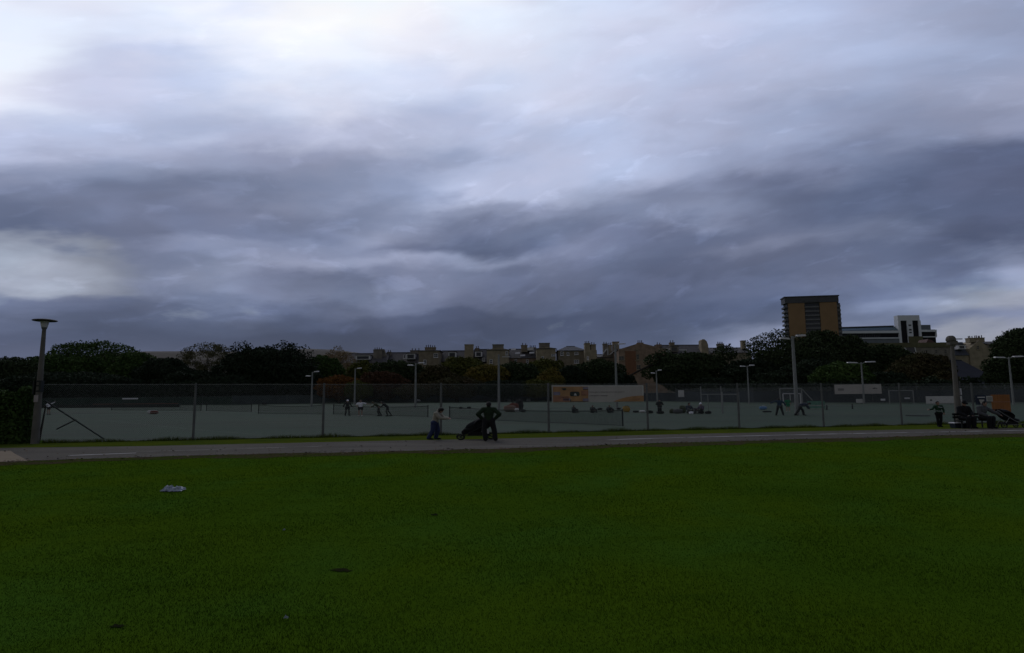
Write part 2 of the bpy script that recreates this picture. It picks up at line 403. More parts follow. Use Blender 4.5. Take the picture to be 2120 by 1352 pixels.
for i, X in enumerate(posts):
    p = fence_pt(X)-o0; z = gz(fence_pt(X).y)
    pb = MB(); pb.tube([(p.x, p.y, z-.1), (p.x, p.y, z+HF+.06)], [.068, .055], 6); pb.build('post', M['concrete2'], root)
    if i+1 < len(posts):
        q = fence_pt(posts[i+1])-o0
        wv = wires(p, q, z+.04, z+HF, .085, .0025)
        np_mesh('wire_mesh', np.array(wv), 4, M['wire'], root)
        rb = MB()
        for zz in (.05, 1.3, HF): rb.tube([(p.x, p.y, z+zz), (q.x, q.y, z+zz)], .006, 5)
        rb.build('line_wire', M['wire'], root)
# corner struts
root2 = thing('fence_strut', 'dark steel brace with a short side arm leaning at the left fence corner', 'brace', GP(219, 909))
q = GP(219, 909)
A = P(92, 829, 28.6)-q; Bm = P(157, 869, 28.75)-q
sb = MB(); sb.tube([(0, 0, -.05), A], .036, 8); sb.build('main_bar', M['postdark'], root2)
e = P(118, 888, 29.6)-q
sb = MB(); sb.tube([Bm, e], .034, 8); sb.build('side_arm', M['postdark'], root2)

# ------------------------------------------------------------------ far fences
def far_fence(pts, H, label, screen, sp=.16, ra=.006, hs=None, npost=6.0, top=True):
    pts = [GD(*p) for p in pts]; o = pts[0].copy()
    rt = thing('boundary_fence', label, 'fence', o)
    for a, c in zip(pts[:-1], pts[1:]):
        Ln = (c-a).length; k = max(1, round(Ln/npost))
        for i in range(k):
            p = a.lerp(c, i/k); q = a.lerp(c, (i+1)/k); p = Vector((p.x, p.y, gz(p.y)))-o; q = Vector((q.x, q.y, gz(q.y)))-o
            b = MB(); b.tube([(p.x, p.y, p.z-.1), (p.x, p.y, p.z+H+.05)], .05, 6); b.build('post', M['concrete2'], rt)
            np_mesh('wire_mesh', np.array(wires((p.x, p.y, 0), (q.x, q.y, 0), min(p.z, q.z), min(p.z, q.z)+H, sp, ra)), 4, M['wire'], rt)
            if hs:
                b = MB(); t = Vector((q.x-p.x, q.y-p.y, 0)).normalized(); nn_ = Vector((t.y, -t.x, 0))*.05
                vs = []; m_ = 12
                for j in range(m_+1):
                    u = p.lerp(q, j/m_)+nn_*(1+.6*math.sin(j*1.3+i)); vs += [(u.x, u.y, u.z+.12), (u.x, u.y, u.z+hs-(.07 if 0 < j < m_ and j % 2 else 0))]
                b.add(vs, [(2*j, 2*j+2, 2*j+3, 2*j+1) for j in range(m_)]); b.build('windbreak', screen, rt)
    return rt
far_fence(FARL[:3], 1.9, 'low far fence with dark green netting in front of the big trees on the left', M['screen_green'], hs=1.8)
far_fence([(480, 140), (700, 150), (1000, 158)], 2.05, 'far fence with grey-green netting behind the group of players', M['screen'], hs=1.95)
far_fence([(1000, 158), (1140, 155), (1400, 130)], 2.3, 'far fence with blue-grey netting between the tall pole and the pavilion', M['screen_blue'], hs=1.9)
far_fence([(1400, 130), (1560, 112), (1900, 100), (2180, 95), (2400, 92)], 2.75, 'taller far fence carrying pale banners on the right side of the courts', M['screen_blue'], hs=2.1, sp=.13)

# low dark wall at the far left
a = GD(78, 120); c = GD(372, 118)
rt = thing('boundary_wall', 'low dark wall with reddish coping along the far left of the courts', 'wall', a)
b = MB(); t = (c-a); ang = math.atan2(t.y, t.x); mid = t/2
b.box((mid.x, mid.y, .25+mid.z), (t.length, .3, .75), ang); b.build('wall_base', M['postdark'], rt)
a2 = GD(195, 119.4)-a; c2 = GD(368, 118)-a; t2 = c2-a2; m2 = (a2+c2)/2
b = MB(); b.box((m2.x, m2.y, m2.z+.68), (t2.length, .42, .10), ang); b.build('coping', M['railred'], rt)

# ------------------------------------------------------------------ tennis nets
def net(p1, p2, label):
    a = GD(*p1); c = GD(*p2); rt = thing('tennis_net', label, 'tennis net', a, group='tennis nets across the courts')
    q = c-a
    for e in (Vector((0, 0, 0)), q):
        b = MB(); b.tube([(e.x, e.y, e.z-.05), (e.x, e.y, e.z+1.09)], .055, 8); b.lathe([(.07, 0), (.07, .05), (.03, .07)], 10, (e.x, e.y, e.z+1.08)); b.build('post', M['postdark'], rt)
    k = 8; mesh = []; tp = MB(); bt = MB()
    t = Vector((q.x, q.y, 0)).normalized(); nr = Vector((-t.y, t.x, 0))
    prev = None
    for i in range(k+1):
        u = q*(i/k); sag = .16*(1-(2*i/k-1)**2); z1 = u.z+1.05-sag; z0 = u.z+.06
        if prev is not None:
            pu, pz0, pz1 = prev
            seg = wires((pu.x, pu.y, 0), (u.x, u.y, 0), (pz0+z0)/2, (pz1+z1)/2, .10, .006); mesh += seg
            A0, A1, B0, B1 = (pu.x, pu.y, pz1-.04), (pu.x, pu.y, pz1+.012), (u.x, u.y, z1-.04), (u.x, u.y, z1+.012)
            tp.add([Vector(A0)+nr*.012, Vector(B0)+nr*.012, Vector(B1)+nr*.012, Vector(A1)+nr*.012, Vector(A0)-nr*.012, Vector(B0)-nr*.012, Vector(B1)-nr*.012, Vector(A1)-nr*.012],
                   [(0, 1, 2, 3), (7, 6, 5, 4), (3, 2, 6, 7), (4, 5, 1, 0)])
            bt.tube([(pu.x, pu.y, pz0), (u.x, u.y, z0)], .018, 5)
        prev = (u, z0, z1)
    np_mesh('net_mesh', np.array(mesh), 4, M['netmesh'], rt); tp.build('head_band', M['netmesh'], rt); bt.build('bottom_cord', M['netmesh'], rt)
net((931, 56), (1288, 42.3), 'nearest black tennis net, stretching right from behind the standing man')
net((691, 71), (886, 61), 'tennis net strung just in front of the group of players')
net((536, 75), (669, 71), 'tennis net between two black posts in front of the big round tree')
net((428, 90), (521, 82), 'small distant tennis net just right of the left fence post')
net((232, 98), (417, 90), 'farthest tennis net, beside the low dark wall on the left')

# ------------------------------------------------------------------ floodlight poles
def flood(px, d, ytop, label, r=.15, hl=1, hr=1, arm=1.0, gap=.35):
    g = GD(px, d); top = P(px, ytop, d).z; H = top-g.z
    rt = thing('floodlight_pole', label, 'floodlight', g, group='floodlight poles round the courts')
    b = MB(); b.tube([(0, 0, -.1), (0, 0, H)], [r*1.15, r*.72], 10); b.build('pole', M['greypost'], rt)
    for s, dz in ((-1, -gap), (1, 0)):
        if (s < 0 and not hl) or (s > 0 and not hr): continue
        b = MB(); b.tube([(0, 0, H-.25+dz*.5), (s*.35*arm, -.05, H+.02+dz)], .05, 6)
        b.build('arm', M['greypost'], rt)
        b = MB(); cx = s*(.35+.42)*arm
        b.add([(cx-s*.42*arm, -.22, H-.06+dz), (cx+s*.42*arm, -.22, H-.02+dz), (cx+s*.42*arm, .22, H+.04+dz), (cx-s*.42*arm, .22, H+dz),
               (cx-s*.38*arm, -.19, H+.10+dz), (cx+s*.38*arm, -.19, H+.13+dz), (cx+s*.38*arm, .19, H+.17+dz), (cx-s*.38*arm, .19, H+.14+dz)],
              [(0, 3, 2, 1), (4, 5, 6, 7), (0, 1, 5, 4), (1, 2, 6, 5), (2, 3, 7, 6), (3, 0, 4, 7)])
        b.build('lamp_head', M['lampwhite'], rt)
    return rt
flood(645, 115, 770, 'grey floodlight pole in front of the dark round tree', .17, 1, 1, 1.0, .8)
flood(734, 128, 763, 'slim floodlight pole rising behind the player in the white cap', .17, 0, 1, 1.1)
flood(860, 98, 752, 'floodlight pole left of the child in jeans, against the olive trees', .16, 1, 1, 1.1)
flood(1033, 83, 734, 'tall floodlight pole just right of the standing man', .16, 0, 0)
flood(1207, 172, 771, 'thin T-topped lamp pole behind the pavilion roof', .12, 1, 1, .6, 0)
flood(1277, 80, 713, 'tall floodlight pole rising behind the big orange banner', .15, 0, 1, 1.1)
flood(1361, 112, 767, 'slender floodlight pole behind the person in a black jacket', .14, 1, 1, .8, .5)
flood(1551, 108, 757, 'leaning-looking slim floodlight pole against the dark trees', .13, 1, 1, 1.0, .15)
flood(1649, 58, 696, 'thick tall floodlight pole beside the blue players', .17, 1, 1, 1.0, .25)
flood(1789, 101, 750, 'floodlight pole in front of the grey-white banner', .14, 1, 1, 1.9, .1)
flood(2098, 88, 739, 'floodlight pole near the right edge behind the pushchair', .13, 1, 1, 1.7, .1)

# ------------------------------------------------------------------ lamp posts
def lamp_post(px, d, ytop, label, rb, rm, rtp):
    g = GD(px, d); H = P(px, ytop, d).z-g.z
    rt = thing('lamp_post', label, 'lamp post', g)
    sh = H-.42
    b = MB(); b.lathe([(rb*1.03, -.05), (rb, .02), ((rb+rm)/2+.004, 1.2), (rm, 2.6), (rtp*1.1, sh*.93), (rtp, sh)], 12); b.build('column', M['concrete'], rt)
    return rt, H, sh
rt, H, sh = lamp_post(79, 28.1, 663, 'concrete lamp post with a flat disc lantern beside the left hedge', .165, .120, .078)
b = MB(); b.lathe([(.08, 0), (.105, .03), (.105, .07), (.12, .09)], 16, (0, 0, sh)); b.build('collar', M['concrete2'], rt)
b = MB(); b.lathe([(.115, .09), (.135, .16), (.175, .37)], 18, (0, 0, sh)); b.build('lantern', M['lampwhite'], rt)
b = MB(); b.lathe([(.10, .36), (.45, .375), (.49, .40), (.45, .43), (.2, .47), (.03, .48)], 28, (0, 0, sh)); b.build('disc_cover', mat('lamp_disc', (0.05, 0.045, 0.035), .7, .2, 5), rt)
b = MB()
for z in (2.52, 2.72, 2.28): b.lathe([(.140, 0), (.140, .06)], 14, (0, 0, z))
b.box((-.165, -.05, 2.46), (.07, .2, .62)); b.box((.15, -.08, 2.52), (.09, .2, .50)); b.build('clamp_box', M['postdark'], rt)
b = MB(); b.box((0.0, -.145, 1.98), (.18, .02, .30)); b.build('notice', M['notice'], rt)

rt, H, sh = lamp_post(1982, 35.9, 694, 'concrete lamp post with a square lantern beside the boy in green', .195, .130, .088)
b = MB(); b.box((.02, 0, sh-.02), (.42, .36, .22)); b.build('lantern_base', M['concrete'], rt)
b = MB(); b.lathe([(.20, .13), (.26, .15), (.25, .28), (.20, .38), (.12, .44)], 10, (-.04, 0, sh-.05)); b.build('lantern', M['concrete'], rt)
b = MB(); b.box((.30, 0, sh+.20), (.62, .07, .05)); b.build('bracket', M['postdark'], rt)
b = MB(); b.box((.16, -.06, 2.05), (.04, .2, .36)); b.build('notice', M['white'], rt)
b = MB(); b.box((.15, -.04, 2.5), (.05, .16, .3)); b.build('clamp_box', M['concrete2'], rt)
# ------------------------------------------------------------------ foliage
def leaf_quads(pts, nrm, size, rg, flat=.55):
    n = len(pts)
    d = rg.normal(size=(n, 3)); nn_ = nrm*flat+d/np.linalg.norm(d, axis=1)[:, None]*(1-flat*.5)
    nn_ /= np.linalg.norm(nn_, axis=1)[:, None]
    a = rg.normal(size=(n, 3)); a -= nn_*np.sum(a*nn_, 1)[:, None]; a /= np.linalg.norm(a, axis=1)[:, None]
    b = np.cross(nn_, a); s = size*rg.uniform(.6, 1.3, n)[:, None]
    w = s*.62
    return np.stack([pts-a*s, pts-b*w, pts+a*s*.9+nn_*s*.12, pts+b*w], 1)
def lobes_for(c, r, k, rg, spread=.72, lr=.36):
    out = []
    for i in range(k):
        d = rg.normal(size=3); d /= np.linalg.norm(d)
        f = rg.uniform(.25, 1.0)**.5*spread
        m = min(r[0], r[2])
        out.append((c+d*r*f, m*lr*rg.uniform(.7, 1.35)))
    return out
def crown_pts(lobes, n, rg, shell=.5, squash=.8):
    vol = np.array([l[1]**2 for l in lobes]); vol /= vol.sum(); P_, N_ = [], []
    for (c, R_), f in zip(lobes, vol):
        m = max(8, int(n*f)); d = rg.normal(size=(m, 3)); d /= np.linalg.norm(d, axis=1)[:, None]
        rr = R_*(shell+(1-shell)*rg.uniform(0, 1, m)**.55)*(1+.10*np.sin(d[:, 0]*7+c[0])*np.sin(d[:, 2]*6+c[2]))
        P_.append(c+d*rr[:, None]*np.array([1, 1, squash])); N_.append(d)
    return np.concatenate(P_), np.concatenate(N_)
TREE_N = [0]
def tree(px, ytop, wpx, d, leaf, label, ybot=None, n=5200, lobes=34, size=.43, name='tree', cat='tree', group='trees behind the courts', trunk='bark', spread=.68, lr=.43, lobe_extra=(), limbs=5, squash=.85, lean=0.0, depth=.8, shell=.35, tk=1.0, dome=.45):
    TREE_N[0] += 1; sd = TREE_N[0]*31+7; rg = np.random.default_rng(sd); rr = random.Random(sd)
    g = GD(px, d); top = P(px, ytop, d).z-g.z
    bot = .8 if ybot is None else max(.3, P(px, ybot, d).z-g.z)
    W = wpx*d/F/2; c = np.array([lean, 0, (top+bot)/2]); r = np.array([W, W*depth, (top-bot)/2])
    rt = thing(name, label, cat, g, group=group)
    lb = lobes_for(c, r, lobes, rg, spread, lr)
    # a few lobes along the crown top so that its height is right
    for k in range(6):
        a = (k-2.5)/2.5; lb.append((c+np.array([a*W*.55, rg.uniform(-.3, .3)*W, r[2]*(.78-.44*a*a)]), min(r[0], r[2])*lr*.75))
    for (ex, ey, er) in lobe_extra:
        e = P(ex, ey, d)-g; lb.append((np.array([e.x, e.y, e.z]), er*d/F))
    p, nm = crown_pts(lb, int(n*2.6), rg, squash=squash, shell=shell)
    if dome > 0:
        m = int(len(p)*dome); dd = rg.normal(size=(m, 3)); dd /= np.linalg.norm(dd, axis=1)[:, None]; dd[:, 1] = -np.abs(dd[:, 1])*np.where(rg.uniform(size=m) < .75, 1, -1)
        wv_ = 1+.05*np.sin(dd[:, 0]*9+sd)+.05*np.sin(dd[:, 2]*11+sd*2)+.04*np.sin(dd[:, 0]*23+dd[:, 2]*17)
        pp = c+dd*r*(.84+.13*rg.uniform(size=m)**.6)[:, None]*wv_[:, None]
        p = np.concatenate([p, pp]); nm = np.concatenate([nm, dd])
    z98 = np.quantile(p[:, 2], .9975)
    p[:, 2] = np.where(p[:, 2] > bot, bot+(p[:, 2]-bot)*(top-bot)/max(1, z98-bot), p[:, 2])
    if not lobe_extra:
        xl, xh = np.quantile(p[:, 0], .003), np.quantile(p[:, 0], .997); p[:, 0] = (p[:, 0]-(xl+xh)/2)*2*W/(xh-xl)+lean
    keep = p[:, 2] > .15; p = p[keep]; nm = nm[keep]
    np_mesh('crown', leaf_quads(p, nm, size*.72, rg), 4, L[leaf], rt)
    b = MB(); hh = bot+(top-bot)*.55; tr = max(.12, W*.07)*tk
    b.tube([(0, 0, -.2), (rr.uniform(-.1, .1)*W*.2, 0, hh*.4), (lean*.6, 0, hh)], [tr*1.25, tr, tr*.5], 8)
    ls = sorted(lb, key=lambda l: -l[1])[:limbs*2:2]
    for l, _ in ls:
        s = Vector((lean*.3, 0, hh*.45)); e = Vector(l); mid = s.lerp(e, .5)+Vector((0, 0, .08*(e-s).length))
        b.tube([s, mid, e], [tr*.5, tr*.3, tr*.1], 6)
    b.build('trunk', M[trunk], rt)
    return rt
def bush(*a, **k):
    k.setdefault('name', 'shrub'); k.setdefault('cat', 'shrub'); k.setdefault('group', 'shrubs behind the courts'); return tree(*a, **k)

# left wood
tree(18, 742, 150, 165, 'dark', 'dark green tree at the left edge behind the hedge', n=6500, lobes=40)
tree(105, 736, 130, 172, 'mid', 'green tree behind the disc lamp post, sloping up to the tall dome', n=6500, lobes=40)
tree(200, 711, 230, 185, 'mid', 'tallest mid-green dome-shaped tree right of the disc lamp post', n=11000, lobes=56, size=.42)
tree(282, 733, 120, 170, 'mid', 'mid-green tree on the right shoulder of the dome-shaped tree', n=6000)
tree(338, 743, 130, 158, 'vdark', 'low dark rounded tree between the dome tree and the thin airy tree', n=6500)
tree(150, 772, 300, 152, 'vdark', 'broad dark tree low in front of the dome-shaped tree', n=9000, lobes=50)
tree(425, 711, 120, 172, 'airy', 'thin airy olive tree with sky showing through its top', n=2100, lobes=40, size=.27, spread=.9, lr=.30, limbs=18, tk=.5, shell=.05, squash=.6, trunk='palebark', ybot=778)
tree(400, 768, 150, 155, 'vdark', 'dark bushy tree below the thin airy tree', n=6500)
tree(548, 714, 200, 158, 'vdark', 'big very dark round-crowned tree left of the floodlight pole', n=11000, lobes=60, lobe_extra=((618, 736, 32), (640, 752, 22), (590, 724, 30), (500, 722, 26)))
tree(605, 752, 110, 155, 'vdark', 'dark lower right shoulder tree beside the big round tree', n=5500)
tree(470, 775, 130, 150, 'vdark', 'dark low tree under the left side of the big round tree', n=5500)
tree(664, 738, 96, 170, 'mid', 'fresh green tree just right of the big dark round tree', n=4800)
tree(697, 720, 84, 200, 'pale', 'pale pinkish-brown autumn tree rising in front of the hill', n=3000, lobes=44, size=.30, spread=.88, lr=.30, limbs=18, tk=.5, shell=.1, squash=.7, trunk='palebark')
tree(752, 748, 70, 180, 'olive', 'yellow-green small tree in front of the white dormer', n=3000)
bush(702, 778, 92, 148, 'orange', 'bright orange-leaved shrub left of the slim floodlight pole', n=4200, lobes=26, size=.3)
bush(742, 789, 60, 146, 'olive', 'olive shrub at the foot of the slim floodlight pole', n=2400, size=.3)
tree(822, 748, 130, 165, 'dark', 'dark green tree below the slate roof with white dormers', n=5500)
bush(790, 770, 110, 150, 'red', 'rust-red shrub behind the two bending players', n=4200, size=.3)
bush(860, 795, 90, 146, 'brown', 'brownish low shrub behind the left floodlight pole base', n=2600, size=.3)
tree(903, 758, 90, 158, 'brown', 'brownish-olive tree right of the twin-headed floodlight', n=4200)
tree(960, 741, 130, 172, 'olive', 'broad yellowing-olive tree behind the standing man', n=6200, lobes=40)
bush(945, 780, 120, 150, 'brown', 'low brown-green shrub above the child in jeans', n=3600, size=.3)
tree(1010, 756, 90, 160, 'yellow', 'yellowing tree left of the tall plain pole', n=3000, ybot=800)
tree(1066, 752, 110, 165, 'dark', 'dark green tree right of the tall plain pole', n=5200)
bush(1040, 788, 120, 150, 'vdark', 'low dark shrub behind the heap of sports bags', n=3200, size=.3)
tree(1128, 745, 100, 178, 'olive', 'olive-green tree in front of the stone gable', n=4800)
bush(1140, 764, 62, 155, 'yellow', 'golden-orange shrub above the left end of the big banner', n=2600, size=.3, lobe_extra=((1146, 768, 12),))
bush(1110, 786, 90, 150, 'olive', 'olive shrub beside the left end of the big banner', n=2600, size=.3)
tree(1180, 758, 70, 165, 'vdark', 'dark small tree left of the thin T-topped lamp', n=3600)
tree(1243, 745, 110, 172, 'dark', 'dark green rounded tree between the twin chimneys and the orange gable', n=5600)
bush(1290, 772, 56, 165, 'vdark', 'dark shrub at the foot of the orange gable', n=2200, size=.3)
# right wood
rt = tree(1430, 722, 170, 150, 'dark', 'wide dark tree with a long bare branch reaching left over the gable', n=9000, lobes=52, ybot=812, lobe_extra=((1352, 742, 20), (1345, 768, 18), (1375, 730, 20), (1500, 726, 26)))
g = Vector(rt.location); b = MB(); b.tube([P(1372, 752, 150)-g, P(1345, 757, 149)-g, P(1322, 768, 148)-g, P(1303, 778, 148)-g], [.34, .28, .24, .16], 7); b.build('branch', M['bark'], rt)
tree(1560, 745, 120, 140, 'vdark', 'dark lower tree behind the leaning slim floodlight', n=6500, ybot=815)
tree(1642, 689, 215, 146, 'dark', 'tallest tree, below the mustard tower block, with sky glints in its top', n=9500, lobes=64, spread=.82, lr=.33, limbs=14, dome=.15, lobe_extra=((1560, 712, 22), (1585, 700, 22), (1610, 692, 20)), size=.34)
tree(1755, 697, 135, 150, 'dark', 'dark tree under the right corner of the tower block', n=7500, lobes=42, lobe_extra=((1790, 722, 18),))
tree(1708, 687, 120, 149, 'dark', 'dark tree between the tallest tree and the tower corner tree', n=7500, lobes=42)
tree(1842, 716, 120, 152, 'dark', 'dark green tree in front of the long white building', n=7000, lobes=40)
tree(1690, 745, 140, 132, 'vdark', 'deep green tree behind the thick floodlight pole', n=6800)
tree(1745, 752, 120, 120, 'mid', 'lighter green tree behind the grey-white banner', n=6000)
tree(1822, 772, 120, 122, 'vdark', 'low deep green tree right of the twin-headed floodlight', n=5600)
tree(1915, 733, 120, 128, 'brown', 'reddish-brown tree left of the square-lantern lamp post', n=6800, lobes=40, size=.32)
tree(1868, 760, 90, 124, 'brown', 'brown-green tree between the reddish tree and the deep green one', n=4200, size=.32)
tree(1958, 770, 60, 120, 'brown', 'narrow brown tree just behind the square-lantern lamp post', n=3000, size=.3)
tree(2122, 683, 110, 108, 'dark', 'dark tree cut by the right edge above the pushchair', n=8000, lobes=46, size=.3, ybot=800, lobe_extra=((2075, 708, 16), (2090, 696, 16), (2080, 730, 22)))
tree(2100, 742, 110, 110, 'dark', 'bushy dark tree low at the right edge behind the last floodlight', n=6000, size=.3, lobe_extra=((2052, 760, 20), (2050, 780, 14)))
tree(1610, 770, 110, 128, 'vdark', 'dark low tree behind the tall gate frame', n=5000)
tree(1490, 782, 110, 142, 'vdark', 'dark low tree behind the bare goal frame', n=4200, ybot=812)
def planting(name, pts, h, w, leaf, label, n, cat, size=.3):
    rg = np.random.default_rng(len(label)*3+n); pts = [GD(*p) for p in pts]; o = pts[0].copy(); rt = thing(name, label, cat, o)
    m = len(pts)-1; t = rg.uniform(0, m, n); i = np.minimum(t.astype(int), m-1); f = t-i
    A = np.array([[p.x, p.y, gz(p.y)] for p in pts]); base = A[i]*(1-f)[:, None]+A[i+1]*f[:, None]-np.array([o.x, o.y, o.z])
    ph = rg.uniform(0, math.pi, n); top = h*(1+.12*np.sin(t*9)+.08*np.sin(t*23))
    rad = rg.uniform(.75, 1.03, n)
    p = base+np.stack([rg.uniform(-.3, .3, n), -np.cos(ph)*w/2*rad, np.sin(ph)**.45*top*rad], 1)
    nm = np.stack([np.zeros(n), -np.cos(ph), np.sin(ph)], 1)
    p[:, 2] = np.where(rg.uniform(0, 1, n) < .35, rg.uniform(.05, 1, n)*top, p[:, 2])
    np_mesh('foliage', leaf_quads(p, nm, size, rg), 4, L[leaf], rt)
    b = MB()
    for k in range(m*3):
        u = pts[k//3].lerp(pts[k//3+1], (k % 3)/3)-o; b.tube([(u.x, u.y, u.z-.1), (u.x+.1, u.y, u.z+h*.7)], [.06, .03], 5)
    b.build('stem', M['bark'], rt)
    return rt
planting('hedge', [(-60, 148), (300, 150), (500, 152), (660, 158)], 5.0, 4, 'vdark', 'long dark hedge under the trees behind the low left fence', 20000, 'hedge')
planting('hedge', [(660, 164), (900, 168), (1190, 168)], 3.0, 3, 'vdark', 'dark hedge under the autumn trees behind the middle fence', 12000, 'hedge')
planting('hedge', [(1440, 142), (1560, 124), (1900, 110), (2030, 106)], 3.2, 2.6, 'vdark', 'dark hedge along the back of the bannered right fence', 14000, 'hedge')
# near hedge at the left edge
rg = np.random.default_rng(77); g = GD(72, 28.6); rt = thing('clipped_hedge', 'big dark green hedge at the left edge beside the disc lamp post', 'hedge', (g.x, g.y, 0))
n = 70000
p = np.stack([-rg.uniform(0, 1, n)**1.0*9.0, rg.uniform(-.6, 2.2, n), rg.uniform(0, 1, n)], 1)
face = rg.integers(0, 3, n)
p[:, 1] = np.where(face == 0, -.6+np.abs(rg.normal(0, .12, n)), p[:, 1])
hgt = 2.32+.12*np.sin(p[:, 0]*2.1)+.08*np.sin(p[:, 0]*5+p[:, 1]*3)-.25*np.exp(p[:, 0]*1.4)
p[:, 2] = np.where(face == 1, 1-np.abs(rg.normal(0, .05, n)), p[:, 2])*hgt
p[:, 0] = np.where(face == 2, -np.abs(rg.normal(0, .12, n)), p[:, 0])
p += rg.normal(0, .06, (n, 3)); p[:, 0] -= .9*np.maximum(p[:, 1], 0)+.12; p[:, 2] = np.abs(p[:, 2])
nm = np.stack([(face == 2)*1., (face == 0)*-1., (face == 1)*1.+.2], 1)
np_mesh('foliage', leaf_quads(p, nm, .085, rg), 4, L['mid'], rt)
b = MB()
for k in range(9): b.tube([(-k-.2, .7, -.1), (-k, .7, 1.7)], [.06, .03], 6)
b.build('stem', M['bark'], rt)

# ------------------------------------------------------------------ hills
def hill(name, prof, d, thick, m):
    b = MB(); vs = []; k = 9
    for px, py in prof:
        top = P(px, py, d)
        for j in range(k):
            t = (j/(k-1))*2-1; f = math.cos(t*math.pi/2)**1.4
            vs.append((top.x*(1+t*thick/d), d+t*thick, 2.3+(top.z-2.3)*f))
    b.add(vs, [(i*k+j, (i+1)*k+j, (i+1)*k+j+1, i*k+j+1) for i in range(len(prof)-1) for j in range(k-1)])
    return struct(b.build(name, m, smooth=True))
hill('hills', [(-200, 800), (60, 760), (150, 741), (230, 731), (300, 727.5), (400, 727), (480, 728), (560, 727), (590, 723), (640, 722), (690, 724), (740, 730), (800, 742), (900, 790), (950, 835)], 900, 260, M['hill'])

